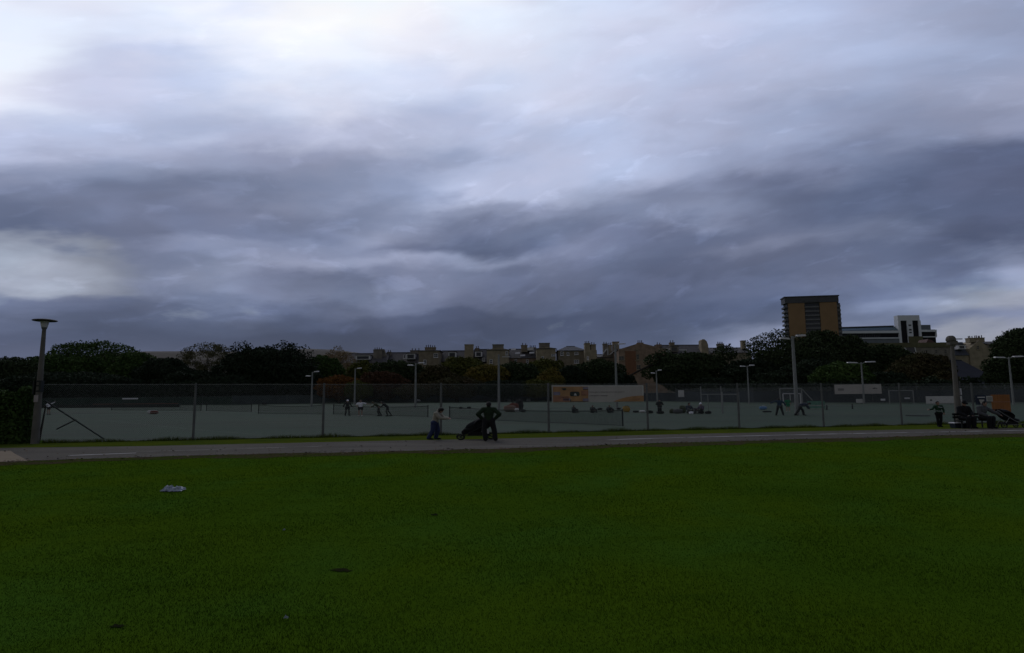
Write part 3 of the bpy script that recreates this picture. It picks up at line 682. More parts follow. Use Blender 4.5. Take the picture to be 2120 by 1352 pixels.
# ------------------------------------------------------------------ buildings
def pxw(d): return d/F
class Bld:
    """a building laid out with front elevation at depth d; x measured in metres from its left edge"""
    def __init__(s, name, label, cat, px0, px1, d, group=None, rz=0.0, k=1.0):
        s.k = k; s.d = d; s.o = GD(px0, d); s.r = thing(name, label, cat, s.o, rz, group); s.px0 = px0; s.W = (px1-px0)*pxw(d)
    def x(s, px): return (px-s.px0)*pxw(s.d)*s.k
    def z(s, py, px=None): return P(px if px is not None else s.px0, py, s.d).z-s.o.z
    def wall(s, px0, px1, ytop, depth=10, m='stone', y0=0.0):
        b = MB(); b.bb(s.x(px0), s.x(px1), y0, depth, -.5, s.z(ytop, (px0+px1)/2)); return b.build('wall', M[m], s.r)
    def gable(s, px0, px1, yeave, ypeak, peakpx, depth=10, m='stone', y0=0.0):
        b = MB(); zc = (px0+px1)/2; b.prism([(s.x(px0), -.5), (s.x(px1), -.5), (s.x(px1), s.z(yeave, zc)), (s.x(peakpx), s.z(ypeak, zc)), (s.x(px0), s.z(yeave, zc))], y0, depth); return b.build('wall', M[m], s.r)
    def roof(s, px0, px1, yeave, yridge, depth=10, m='slate', y0=-.35, hip=(0, 0)):
        b = MB(); zc = (px0+px1)/2; ze, zr = s.z(yeave, zc), s.z(yridge, zc); X0, X1 = s.x(px0), s.x(px1); h0, h1 = hip[0]*pxw(s.d), hip[1]*pxw(s.d); my = y0+depth/2; y1 = y0+depth+.35
        t = .18
        vs = [(X0, y0, ze), (X1, y0, ze), (X1, y1, ze), (X0, y1, ze), (X0+h0, my, zr), (X1-h1, my, zr), (X0, y0, ze-t), (X1, y0, ze-t), (X1, y1, ze-t), (X0, y1, ze-t)]
        b.add(vs, [(0, 1, 5, 4), (2, 3, 4, 5), (3, 0, 4), (1, 2, 5), (6, 9, 8, 7), (0, 6, 7, 1), (1, 7, 8, 2), (2, 8, 9, 3), (3, 9, 6, 0)])
        # ridge tiles
        b.tube([(X0+h0, my, zr+.02), (X1-h1, my, zr+.02)], .14, 6)
        return b.build('roof', M[m], s.r)
    def chimney(s, px0, px1, ytop, ybase, y=3.0, depth=1.6, m='stone', pots=3, parent=None, ph=.75):
        zc = (px0+px1)/2; b = MB(); X0, X1 = s.x(px0), s.x(px1); zt = s.z(ytop, zc); zb = s.z(ybase, zc); n_ = pots
        body = zt-(ph if n_ else 0)
        b.bb(X0, X1, y, y+depth, zb, body-.25); b.bb(X0-.12, X1+.12, y-.12, y+depth+.12, body-.25, body)
        o = b.build('chimney', M[m], parent or s.r)
        for k in range(n_):
            c = MB(); cx = X0+(X1-X0)*(k+.5)/n_; c.lathe([(.17, 0), (.13, ph*.7), (.17, ph*.8), (.15, ph*random.uniform(.9, 1.25))], 8, (cx, y+depth/2+random.uniform(-.2, .2), body)); c.build('chimney_pot', M['pot'], o)
        return o
    def window(s, px0, px1, y0_, y1_, y=-.02, frame='frame', pane='pane', bars=(1, 1), fw=.14, sill=True):
        zc = (px0+px1)/2; X0, X1 = s.x(px0), s.x(px1); z1, z0 = s.z(y0_, zc), s.z(y1_, zc); f = MB(); fw = min(fw, (X1-X0)*.3)
        f.bb(X0, X0+fw, y-.10, y+.12, z0, z1); f.bb(X1-fw, X1, y-.10, y+.12, z0, z1); f.bb(X0+fw, X1-fw, y-.095, y+.12, z1-fw, z1); f.bb(X0+fw, X1-fw, y-.095, y+.12, z0, z0+fw)
        for k in range(bars[0]): xx = X0+(X1-X0)*(k+1)/(bars[0]+1); f.bb(xx-.03, xx+.03, y-.06, y+.1, z0+fw, z1-fw)
        for k in range(bars[1]): zz = z0+(z1-z0)*(k+1)/(bars[1]+1); f.bb(X0+fw, X1-fw, y-.05, y+.09, zz-.04, zz+.04)
        if sill: f.bb(X0-.12, X1+.12, y-.26, y+.05, z0-.14, z0-.002)
        o = f.build('window', M[frame], s.r)
        p = MB(); p.bb(X0+fw*.5, X1-fw*.5, y-.02, y+.02, z0+fw*.5, z1-fw*.5); p.build('pane', M[pane], o); return o
    def dormer(s, px0, px1, y0_, y1_, y=-.4, m='frame', roofm='slate', depth=4.0, cheek=0):
        zc = (px0+px1)/2; X0, X1 = s.x(px0), s.x(px1); z1, z0 = s.z(y0_, zc), s.z(y1_, zc); b = MB()
        W_ = X1-X0; f = min(.38, W_*.24)
        b.bb(X0, X0+f, y, y+depth, z0, z1); b.bb(X1-f, X1, y, y+depth, z0, z1); b.bb(X0+f, X1-f, y+.003, y+depth, z1-f*.8, z1); b.bb(X0+f, X1-f, y+.003, y+depth, z0, z0+f*.5)
        o = b.build('dormer', M[m], s.r)
        r_ = MB(); r_.bb(X0-.2, X1+.2, y-.2, y+depth, z1, z1+.22); r_.build('dormer_roof', M[roofm], o)
        p = MB(); p.bb(X0+f*.8, X1-f*.8, y+.15, y+.25, z0+f*.3, z1-f*.5); p.bb(X0+W_*.5-.05, X0+W_*.5+.05, y+.08, y+.14, z0+f*.5, z1-f*.8); p.build('dormer_window', M['pane'], o); return o
GT = 'row of stone tenements behind the trees'
D = 230
# 1
t = Bld('tenement', 'slate-roofed house with a wide white dormer at the left end of the stone row', 'house', 700, 800, D, GT)
t.wall(700, 799, 752, m='stone4'); t.roof(700, 799, 751, 729.5, 11); t.dormer(735, 764, 736, 744.5)
t.chimney(768, 786, 718.5, 745, 2, 2.2, 'stone4', 4); t.chimney(793, 802, 722, 735, 5, 1.4, 'stone4', 2)
w = MB(); w.prism([(t.x(766), t.z(752)), (t.x(800), t.z(752)), (t.x(789), t.z(722)), (t.x(768), t.z(722))], 3.2, 4.6); w.build('gable_wall', M['stone4'], t.r)
# 2
t = Bld('tenement', 'long plain slate roof with one boxy white dormer under a dark chimney', 'house', 800, 866, D+2, GT)
t.wall(800, 866, 752, m='stone4'); t.roof(800, 866, 751, 727.5, 11); t.dormer(840, 858, 732.5, 743.5); t.chimney(844, 865, 719, 731, 4, 1.8, 'stone4', 3)
t.window(834, 839, 735, 742, -.42, bars=(0, 1)); 
# 3
t = Bld('tenement', 'stone gable-fronted house with a cluster of dark chimney pots and a white square window', 'house', 866, 912, D-4, GT)
t.wall(866, 909, 725.5, m='stone'); t.roof(864, 912, 725.5, 722.8, 9, hip=(14, 14)); t.chimney(877, 899, 713.5, 726, 2, 2, 'stone', 5); t.window(897, 906, 732, 740); t.window(876, 882, 745, 754, bars=(1, 1))
# 4
t = Bld('tenement', 'slate-roofed house with a tall white dormer beside a broad chimney stack', 'house', 911, 980, D+2, GT)
t.wall(911, 980, 752, m='stone'); t.roof(911, 980, 748, 723.5, 12); t.dormer(928, 944, 729, 742); t.chimney(961, 979, 712.5, 742, 0.6, 2.6, 'stone3', 0); t.chimney(982, 990, 714, 724, 5, 1.6, 'stone', 2)
# 5
t = Bld('tenement', 'slate-roofed house with a white bay dormer left of the flat-topped gable', 'house', 980, 1010, D+3, GT)
t.wall(980, 1010, 752, m='stone'); t.roof(980, 1012, 748, 720.5, 12); t.dormer(984, 998, 728, 738.5); t.window(999, 1004, 741, 748, -.42)
# 6
t = Bld('tenement', 'broad stone gable with a flat-topped square chimney behind the tall plain pole', 'house', 1006, 1056, D-5, GT)
t.gable(1008, 1054, 724, 719.5, 1031, 11, 'stone3'); t.roof(1007, 1055, 724, 719.8, 9, hip=(12, 12)); t.chimney(1020, 1043, 712.5, 721, .4, 2.2, 'stone4', 0); t.window(1047, 1052, 727, 735, bars=(1, 1)); t.window(1040, 1056, 738, 739.5, bars=(0, 0), sill=False); t.window(1014, 1020, 744, 753)
# 7
t = Bld('tenement', 'jumbled slate roof with skylights and a pale boxy roof hut', 'house', 1054, 1112, D+2, GT)
t.wall(1054, 1112, 742, m='stone2'); t.roof(1054, 1112, 741, 720, 12); t.chimney(1080, 1093, 709, 728, 2, 2, 'stone', 2)
b = MB(); b.bb(t.x(1093.5), t.x(1106), 1.5, 4.5, t.z(725), t.z(719)); b.build('roof_hut', M['greywhite'], t.r)
t.chimney(1098, 1112, 712, 722, 6, 1.6, 'stone', 4)
for px, py in ((1064, 722.5), (1072, 730.5), (1083, 735.5), (1102, 730)):
    b = MB(); X = t.x(px); Z = t.z(py); b.add([(X-.9, .2, Z-.45), (X+.9, .2, Z-.35), (X+.9, .6, Z+.3), (X-.9, .6, Z+.2), (X-.9, .8, Z-.45), (X+.9, .8, Z-.35), (X+.9, 1.2, Z+.3), (X-.9, 1.2, Z+.2)], [(0, 1, 2, 3), (7, 6, 5, 4), (0, 4, 5, 1), (1, 5, 6, 2), (2, 6, 7, 3), (3, 7, 4, 0)]); b.build('skylight', M['frame'], t.r)
t.window(1066, 1071, 744, 753); t.window(1090, 1095, 744, 753)
# 8
t = Bld('tenement', 'plain stone gable with a square chimney right of the pale roof hut', 'house', 1110, 1158, D-3, GT)
t.gable(1112, 1152, 721, 718, 1131, 11, 'stone3'); t.roof(1111, 1153, 721, 718.2, 9, hip=(10, 10)); t.chimney(1118, 1140, 709.5, 720, .5, 2.2, 'stone4', 0); t.window(1143, 1151, 733, 737, bars=(1, 0)); t.window(1122, 1127, 738, 746)
b = MB(); b.tube([(t.x(1154), -.05, 0), (t.x(1154), -.05, t.z(722))], .12, 6); b.build('downpipe', M['postdark'], t.r)
# 9
t = Bld('tenement', 'hip-roofed stone house with white-silled windows left of the twin chimneys', 'house', 1156, 1216, D-2, GT)
t.wall(1157, 1215, 725.5, m='stone'); t.roof(1155, 1217, 725.5, 714.5, 11, 'slate2', hip=(22, 22)); t.window(1162, 1168, 728, 736, bars=(0, 1)); t.window(1191, 1199, 729, 734.5, bars=(0, 1)); t.window(1190, 1200, 745, 752, bars=(1, 1)); t.window(1175, 1180, 729, 736, bars=(0, 1))
# 10
t = Bld('chimney_tower', 'tall pair of stone chimney stacks topped with pots, left of the sky gap', 'chimney', 1212, 1240, D-6, GT)
t.wall(1213, 1238, 725, 5, 'stone3'); t.chimney(1214, 1225, 705.5, 726, .5, 3.5, 'stone3', 3); t.chimney(1227, 1237, 708, 726, .7, 3.5, 'stone3', 2); t.window(1217, 1221, 738, 745)
# 11
t = Bld('tenement', 'low roof with white sloping gable edges and three ornate chimneys, right of the sky gap', 'house', 1238, 1290, D, GT)
t.gable(1240, 1290, 741, 733, 1262, 10, 'stone'); t.roof(1239, 1290, 739, 731.5, 11)
t.chimney(1252.5, 1262, 706.5, 735, 1, 1.8, 'stone4', 2); t.chimney(1264, 1271, 709, 735, 1.4, 1.8, 'stone3', 2); t.chimney(1273, 1286, 706.5, 735, 1, 2.2, 'stone3', 0)
b = MB()
b.tube([(t.x(1249), -.2, t.z(736)), (t.x(1258), -.2, t.z(723))], .22, 5); b.tube([(t.x(1261), -.2, t.z(736)), (t.x(1260.5), -.2, t.z(722))], .2, 5); b.tube([(t.x(1264), -.2, t.z(735)), (t.x(1276), -.2, t.z(726))], .2, 5); b.build('skew_stone', M['greywhite'], t.r)
b = MB(); b.prism([(t.x(1262), t.z(740)), (t.x(1290), t.z(740)), (t.x(1290), t.z(722)), (t.x(1276), t.z(722))], .3, 6); b.build('gable_wall', M['stone4'], t.r)
# 12
t = Bld('tenement', 'large brown stone gable with a bright orange-rendered strip', 'house', 1280, 1386, D-12, GT)
t.gable(1284, 1382, 723, 709.5, 1329, 12, 'stone2'); t.roof(1282, 1384, 723, 712.5, 11, hip=(34, 44), y0=.6)
b = MB(); b.bb(t.x(1297), t.x(1319), -.08, .2, t.z(776), t.z(727)); b.build('rendered_strip', M['brick'], t.r)
t.chimney(1324.5, 1336, 704.5, 713, .5, 1.8, 'stone2', 3)
for (x0, x1, y0, y1) in ((1283.5, 1295, 737, 746), (1283.5, 1295, 757, 766), (1320, 1326, 733, 745), (1320, 1329, 755, 765), (1320.5, 1324, 721.5, 724.5), (1345, 1351, 733, 745), (1345, 1351, 752, 763)):
    t.window(x0, x1, y0, y1, frame='stone3', bars=(1, 1))
b = MB(); b.bb(t.x(1281), t.x(1296), -.25, .1, t.z(757.5), t.z(756.2)); b.bb(t.x(1317), t.x(1330), -.2, .1, t.z(746.8), t.z(745.8)); b.build('ledge', M['stone3'], t.r)
# 13
t = Bld('tenement', 'long slate roof ending in a rounded stone chimney gable, above the wide dark tree', 'house', 1368, 1472, D, GT)
t.wall(1368, 1470, 733, m='stone'); t.roof(1366, 1462, 732, 711.5, 12); t.chimney(1369, 1379, 706.5, 716, 4, 1.5, 'stone2', 2); t.chimney(1397, 1407, 702.5, 716, 4, 1.5, 'stone', 2)
t.dormer(1392, 1408, 717.5, 728, m='stone4'); t.window(1384, 1389, 721, 727, -.45); t.window(1410, 1425, 723.5, 725.5, -.45, bars=(0, 0), sill=False)
b = MB(); b.prism([(t.x(1456), -.5), (t.x(1470.5), -.5), (t.x(1470), t.z(716)), (t.x(1467.5), t.z(708)), (t.x(1463), t.z(703.5)), (t.x(1459), t.z(703.2)), (t.x(1456), t.z(706))], -.5, 3); b.build('chimney_gable', M['stone3'], t.r)
# 14
t = Bld('tenement', 'mostly hidden house with one many-potted chimney left of the tallest tree', 'house', 1480, 1560, D+4, GT)
t.wall(1480, 1560, 730, m='stone'); t.roof(1478, 1562, 730, 717.5, 12); t.chimney(1497.5, 1510, 705.5, 721, 3, 1.8, 'stone4', 4); t.chimney(1548, 1556, 703, 721, 3, 1.8, 'stone3', 0)

# right-hand houses
D2 = 215
t = Bld('terrace_house', 'low house with a yellow-green mossy wall top and one skewed white-framed window', 'house', 1790, 1978, D2); t.r.location.x += 8*D2/F
t.wall(1790, 1976, 717, m='stone4'); b = MB(); b.bb(t.x(1788), t.x(1978), -.3, .5, t.z(720), t.z(710.5)); b.build('parapet', M['olive'], t.r)
b = MB(); X = t.x
for (a0, a1) in (((1872, 719.5), (1894, 718.5)), ((1894, 718.5), (1896, 731)), ((1872, 719.5), (1881, 731)), ((1881, 733), (1893, 732))):
    b.tube([(X(a0[0]), -.12, t.z(a0[1])), (X(a1[0]), -.12, t.z(a1[1]))], .17, 5)
o = b.build('window', M['frame'], t.r)
b = MB(); b.prism([(X(1873), t.z(719.5)), (X(1894), t.z(719)), (X(1895), t.z(732)), (X(1881), t.z(732))], -.09, .02); b.build('pane', M['pane'], o)
b = MB(); b.prism([(X(1930), t.z(712)), (X(1953), t.z(712)), (X(1944), t.z(704)), (X(1936), t.z(701))], 3, 8); b.build('roof', M['dullred'], t.r)
for px in (1915, 1935, 1955):
    t.window(px, px+5, 724, 732, frame='stone4')
t = Bld('terrace_house', 'slate-roofed stone house with a white dormer right of the square-lantern lamp post', 'house', 1966, 2085, D2+4); t.r.location.x += 10*D2/F
t.wall(1967, 2083, 735, m='stone3'); t.roof(1965, 2012, 735, 707, 9, 'slate2'); t.dormer(1983, 1998, 714.5, 723)
t.gable(2005, 2050, 722, 705, 2028, 9, 'stone3', -.4); t.roof(2046, 2085, 712, 705.5, 9, 'slate')
w = MB(); w.bb(t.x(2046), t.x(2083), -.2, 8.5, t.z(740), t.z(712)); w.build('wall', M['stone3'], t.r)
t.chimney(2012, 2024, 694.5, 708, .5, 2.2, 'stone3', 3); t.chimney(2028, 2044, 694, 708, .7, 2.2, 'stone3', 5)
t.window(2044, 2050, 713, 719, -.42, frame='stone4'); t.window(2056, 2060, 724, 733, -.25); t.window(2020, 2026, 716, 724, -.42, frame='stone3')
# dark slate roofed hall
D3 = 135
t = Bld('hall', 'dark hall with a steep blue-slate hipped roof between the lamp post and the right-hand trees', 'building', 1962, 2110, D3); t.r.location.x += 5*D3/F
t.wall(1964, 2108, 812, 14, 'stone4'); t.roof(1958, 2112, 812, 741, 16, 'slatedark', hip=(31, 66)); t.window(1980, 1986, 817, 828, frame='stone4'); t.window(2010, 2016, 817, 828, frame='stone4')

# ------------------------------------------------------------------ tower block
DT = 430
t = Bld('tower_block', 'tall mustard-brown tower block with a dark top storey and corner balconies', 'tower block', 1624, 1746, DT, None, R(-9), .985); t.r.location.x += 9*DT/F
X = t.x; zt = t.z(609, 1680)
def Z(py): return t.z(py+5.5, 1680)
b = MB(); b.bb(X(1632), X(1736), 1.0, 9, 0, Z(622.5)); b.build('core', M['towerdark'], t.r)
for a0, a1 in ((1634.5, 1667), (1697.5, 1731)):
    b = MB(); b.bb(X(a0), X(a1), 0, .99, 0, Z(622.5)); b.build('cladding_panel', M['mustard'], t.r)
b = MB(); b.bb(X(1628), X(1735), -.4, 9.4, Z(622.3), Z(610.5)); b.bb(X(1626.5), X(1736.5), -.8, 9.8, Z(610.4), Z(608.6)); b.bb(X(1667), X(1696), -.6, -.41, Z(620.5), Z(617.5)); b.build('top_storey', M['towerdark'], t.r)
nf = 14; f0 = Z(624); fh = 2.95
for i in range(nf):
    z1 = f0-i*fh
    w = MB(); w.bb(X(1668), X(1697), .35, .95, z1-2.85, z1-1.75); fr = w.build('balcony', M['towergrey'], t.r)
    p = MB()
    for k in range(5): xx = X(1669)+(X(1696)-X(1669))*k/5; p.bb(xx+.15, xx+(X(1696)-X(1669))/5-.15, .7, .98, z1-1.7, z1-.35)
    p.build('pane', M['pane'], fr)
    for s, xa, xb in ((0, 1627.3, 1633.9), (1, 1731.6, 1738.5)):
        w = MB(); w.bb(X(xa), X(xb), .2, 8.5, z1-2.9, z1-2.65); w.bb(X(xa), X(xb), .2, .35, z1-2.64, z1-1.6); w.bb(X(xa) if s == 0 else X(xb)-.15, X(xa)+.15 if s == 0 else X(xb), .36, 8.5, z1-2.64, z1-1.6)
        w.build('balcony', M['towergrey'] if (i+s) % 3 else M['towerdark'], t.r)
# side windows strip (right face) and balconies dividing fins
b = MB()
for k in range(2): b.bb(X(1736)+.01, X(1736)+1.2, 2+3.3*k, 2.5+3.3*k, 0, Z(624))
b.build('side_fin', M['towerdark'], t.r)

# ------------------------------------------------------------------ long white university block
DU = 475
t = Bld('office_block', 'long white and glass office block with a white stair tower, right of the tower block', 'office building', 1738, 1940, DU); t.r.location.x += 15*DU/F
X = t.x
def Z(py): return t.z(py, 1840)
b = MB(); b.bb(X(1738), X(1859), 1.2, 20, 0, Z(685)); b.bb(X(1903), X(1935), 1.2, 14, 0, Z(682.5)); b.build('core', M['unidark'], t.r)
b = MB(); b.add([(X(1738), .4, Z(684)), (X(1857), .4, Z(684)), (X(1857), 5, Z(674.5)), (X(1738), 5, Z(676.5)), (X(1738), 20, Z(684)), (X(1857), 20, Z(684))], [(0, 1, 2, 3), (1, 5, 2), (0, 3, 4), (3, 2, 5, 4), (0, 4, 5, 1)]); b.build('glass_roof', M['panegreen'], t.r)
b = MB(); b.tube([(X(1738), 4.9, Z(676)), (X(1855), 4.9, Z(673.6))], .55, 5); b.build('roof_edge', M['towerdark'], t.r)
b = MB(); b.bb(X(1738), X(1857), 0, 1.19, Z(689.5), Z(684.5)); b.bb(X(1738), X(1857), -.2, 1.19, Z(701), Z(698.6)); b.build('band', M['uniwhite'], t.r)
b = MB(); b.bb(X(1738), X(1857), .5, 1.19, Z(716), Z(701.2)); b.build('lower_storey', M['unigrey'], t.r)
b = MB()
for k in range(22):
    xx = X(1740)+k*1.36; b.bb(xx, xx+.12, .9, 1.19, Z(698.4), Z(689.7))
b.build('mullions', M['unigrey'], t.r)
b = MB(); b.bb(X(1857), X(1902.5), 0, 5, Z(664), Z(653)); b.bb(X(1857), X(1862), -.1, 5, 0, Z(664.01)); b.bb(X(1875), X(1886.5), -.1, 5, 0, Z(664.01)); b.bb(X(1899), X(1904), -.1, 5, 0, Z(664.01)); b.build('stair_tower', M['uniwhite'], t.r)
b = MB(); b.bb(X(1862), X(1875), .8, 4, 0, Z(664.02)); b.bb(X(1886.5), X(1899), .8, 4, 0, Z(664.02)); b.build('dark_slot', M['unidark'], t.r)
b = MB(); b.bb(X(1876), X(1904.5), -.7, -.11, 0, Z(697)); b.build('stone_base', M['olive'], t.r)
for y0, y1 in ((672, 675), (681, 684.5), (687, 690)):
    t.window(1878, 1883.5, y0, y1, -.15, frame='unigrey', bars=(0, 0), sill=False, fw=.1)
b = MB(); b.bb(X(1904.2), X(1925), .6, 10, Z(682.6), Z(673)); b.build('wing_top', M['unigrey'], t.r)
b = MB(); b.bb(X(1904.2), X(1936), .0, 1.19, Z(687.5), Z(683.2)); b.bb(X(1904.2), X(1935), -.1, 1.19, Z(699), Z(697)); b.bb(X(1934), X(1936), .1, 1.19, Z(697), Z(687.5)); b.build('band', M['uniwhite'], t.r)

# ------------------------------------------------------------------ pavilion behind the banner
DP = 176
t = Bld('pavilion', 'low pavilion with a grey hipped roof edged in white, peeping over the big banner', 'pavilion', 1178, 1310, DP)
t.wall(1184, 1304, 803, 9, 'stone2'); t.roof(1181, 1307, 802, 789.5, 10, 'pavroof', hip=(15, 10)); X = t.x
b = MB(); b.tube([(X(1196), 4.7, t.z(789.6)+.15), (X(1240), 4.7, t.z(789.6)+.15)], .13, 6); b.tube([(X(1196), 4.7, t.z(789.6)+.15), (X(1181), -.3, t.z(802)+.12)], .2, 6); b.tube([(X(1244), 4.7, t.z(789.6)+.17), (X(1297), 4.7, t.z(789.6)+.17)], .2, 6)
b.build('ridge_flashing', M['paleroof'], t.r)
t.window(1200, 1210, 810, 822); t.window(1230, 1240, 810, 822)
# ------------------------------------------------------------------ people
def capsule(b, p, q, r0, r1, flat=1.0, n=10, m=3):
    p = Vector(p); q = Vector(q); t = q-p; Ln = t.length
    t = t/Ln if Ln > 1e-6 else Vector((0, 0, 1))
    u = Vector((1, 0, 0)) if abs(t.x) < .8 else Vector((0, 1, 0)); a = (u-t*u.dot(t)).normalized(); c = t.cross(a)
    rings = []
    for k in range(m): th = -math.pi/2+(math.pi/2)*k/m; rings.append((p+t*(r0*math.sin(th)), r0*math.cos(th)))
    rings.append((p, r0)); rings.append((q, r1))
    for k in range(1, m+1): th = (math.pi/2)*k/m; rings.append((q+t*(r1*math.sin(th)), r1*math.cos(th)))
    vs = []
    for ctr, r in rings:
        r = max(r, .002)
        for k in range(n):
            an = 2*math.pi*k/n; o = (a*math.cos(an)+c*math.sin(an))*r; o.y *= flat; vs.append(ctr+o)
    R_ = len(rings)
    fs = [(i*n+k, i*n+(k+1) % n, (i+1)*n+(k+1) % n, (i+1)*n+k) for i in range(R_-1) for k in range(n)]
    fs.append(tuple(range(n-1, -1, -1))); fs.append(tuple((R_-1)*n+k for k in range(n)))
    b.add(vs, fs)
def fused(name, b, m, parent, voxel, smooth=3):
    """fuse overlapping limbs into one continuous skin"""
    me = bpy.data.meshes.new(name+'_raw'); me.from_pydata(b.v, [], b.f); me.update()
    o = bpy.data.objects.new(name+'_raw', me); C.objects.link(o)
    md = o.modifiers.new('r', 'REMESH'); md.mode = 'VOXEL'; md.voxel_size = voxel; md.use_smooth_shade = True
    if smooth:
        sm = o.modifiers.new('s', 'SMOOTH'); sm.factor = .5; sm.iterations = smooth
    dg = bpy.context.evaluated_depsgraph_get(); me2 = bpy.data.meshes.new_from_object(o.evaluated_get(dg)); me2.name = name
    bpy.data.objects.remove(o); bpy.data.meshes.remove(me)
    me2.materials.clear(); me2.materials.append(m)
    r = bpy.data.objects.new(name, me2); C.objects.link(r); r.parent = parent; return r

BASE = dict(pel=(0, 0, .95), wst=(0, 0, 1.10), chs=(0, 0, 1.29), nek=(0, .01, 1.47), hed=(0, -.015, 1.625),
            shL=(.185, .01, 1.41), elL=(.235, .03, 1.13), haL=(.25, -.05, .89), shR=(-.185, .01, 1.41), elR=(-.235, .03, 1.13), haR=(-.25, -.05, .89),
            hiL=(.095, 0, .92), knL=(.105, -.015, .50), anL=(.11, .02, .09), hiR=(-.095, 0, .92), knR=(-.105, -.015, .50), anR=(-.11, .02, .09),
            toL=None, toR=None)
def person(label, loc, H=1.75, rz=0.0, pose=None, top='navy_cloth', legs='charcoal_cloth', shoe='shoe_black', hair='hair', sleeves=True, shorts=False, hat=None, wide=1.0, vox=.016, fingers=True, group=None, bulk=1.0, longhair=False, hood=False, skirt=None, deep=1.0):
    J = dict(BASE); 
    if pose: J.update(pose)
    rt = thing('person', label, 'person', loc, rz, group); k = H/1.75; rt.scale = (k*wide, k*deep, k)
    V_ = {n: Vector(v) for n, v in J.items() if v is not None}
    for s in 'LR':
        if 'to'+s not in V_:
            V_['to'+s] = V_['an'+s]+Vector((.02 if s == 'L' else -.02, -.17, -.05))
    def torso(b, e):
        capsule(b, V_['pel'], V_['wst'], .135+e, .125+e, .74); capsule(b, V_['wst'], V_['chs'], .125+e, .155+e, .70)
        capsule(b, V_['shL'], V_['shR'], .062+e, .062+e, .95); capsule(b, V_['chs'], V_['nek'], .13+e, .055+e, .75)
    def arms(b, e, upto=1.0):
        for s in 'LR':
            capsule(b, V_['sh'+s], V_['el'+s], .056+e, .043+e); f = V_['el'+s].lerp(V_['ha'+s], upto); capsule(b, V_['el'+s], f, .043+e, .030+e)
    def thighs(b, e, low=1.0):
        capsule(b, V_['hiL'], V_['hiR'], .115+e, .115+e, .85)
        for s in 'LR':
            f = V_['hi'+s].lerp(V_['kn'+s], low); capsule(b, V_['hi'+s], f, .088+e, .088+e-.03*low)
    def shins(b, e):
        for s in 'LR': capsule(b, V_['kn'+s], V_['an'+s], .056+e, .040+e)
    # one continuous body
    b = MB(); torso(b, 0); arms(b, 0); thighs(b, 0); shins(b, 0)
    hd = V_['hed']; nk = V_['nek']; up = (hd-nk).normalized()
    capsule(b, nk-up*.03, hd, .052, .055); capsule(b, hd-up*.035, hd+up*.035, .078, .088, 1.12)
    face = Vector(J.get('face', (0, -1, 0))).normalized(); face = (face-up*face.dot(up)).normalized(); side = face.cross(up)
    capsule(b, hd+face*.085-up*.03, hd+face*.112-up*.025, .014, .016)            # nose
    capsule(b, hd+face*.06-up*.085, hd+face*.075-up*.09, .035, .03)              # chin
    for s in (-1, 1): capsule(b, hd+side*s*.086-up*.02, hd+side*s*.092+up*.02, .016, .018)   # ears
    for s in 'LR':
        ha, el = V_['ha'+s], V_['el'+s]; d = (ha-el).normalized(); x = Vector((0, 0, 1)).cross(d)
        x = x.normalized() if x.length > .2 else Vector((0, 1, 0)); nrm = d.cross(x)
        capsule(b, ha, ha+d*.075, .030, .036, 1.0)
        if fingers:
            for i, (off, ln) in enumerate(((-.033, .062), (-.011, .075), (.011, .07), (.033, .052))):
                a0 = ha+d*.085+x*off; a1 = a0+d*ln*.55-nrm*.006; a2 = a1+d*ln*.45-nrm*.022
                capsule(b, a0, a1, .0105, .010, 1, 6, 2); capsule(b, a1, a2, .010, .009, 1, 6, 2)
            capsule(b, ha+d*.02+x*.03, ha+d*.065+x*.066, .013, .011, 1, 6, 2)
        capsule(b, V_['an'+s]-Vector((0, 0, .02)), V_['to'+s], .042, .036)
    fused('body', b, M['skin'], rt, vox)
    for s in (-1, 1):
        e = MB(); c = hd+face*.088+side*s*.034+up*.012; capsule(e, c-side*.008, c+side*.008, .009, .009, 1, 6, 2); e.build('eye', M['eye'], rt)
    e = MB(); c = hd+face*.083-up*.062; capsule(e, c-side*.02, c+side*.02, .006, .006, 1, 6, 2); e.build('mouth', mat('lip', (.16, .07, .06), .6) if 'lip' not in bpy.data.materials else bpy.data.materials['lip'], rt)
    # clothing follows the body
    e_ = .016*bulk
    b = MB(); torso(b, e_); arms(b, e_*.9, .93 if sleeves else -.0) if sleeves else [capsule(b, V_['sh'+s], V_['sh'+s].lerp(V_['el'+s], .7), .06+e_, .052+e_) for s in 'LR']
    if hood: capsule(b, nk-face*.05+up*.02, nk-face*.08+up*.10, .085, .075)
    fused('top', b, M[top], rt, vox)
    b = MB(); capsule(b, V_['pel'], V_['pel']+Vector((0, 0, .04)), .142+e_*.6, .138+e_*.6, .76); thighs(b, e_*.8, .55 if shorts else 1.0)
    if not shorts: shins(b, e_)
    fused('trousers' if not shorts else 'shorts', b, M[legs], rt, vox)
    for s in 'LR':
        b = MB(); capsule(b, V_['an'+s]-Vector((0, 0, .03)), V_['to'+s], .053, .045); capsule(b, V_['an'+s]+(V_['an'+s]-V_['to'+s])*.22-Vector((0, 0, .035)), V_['an'+s], .045, .045)
        fused('shoe', b, M[shoe], rt, max(vox, .014), 1)
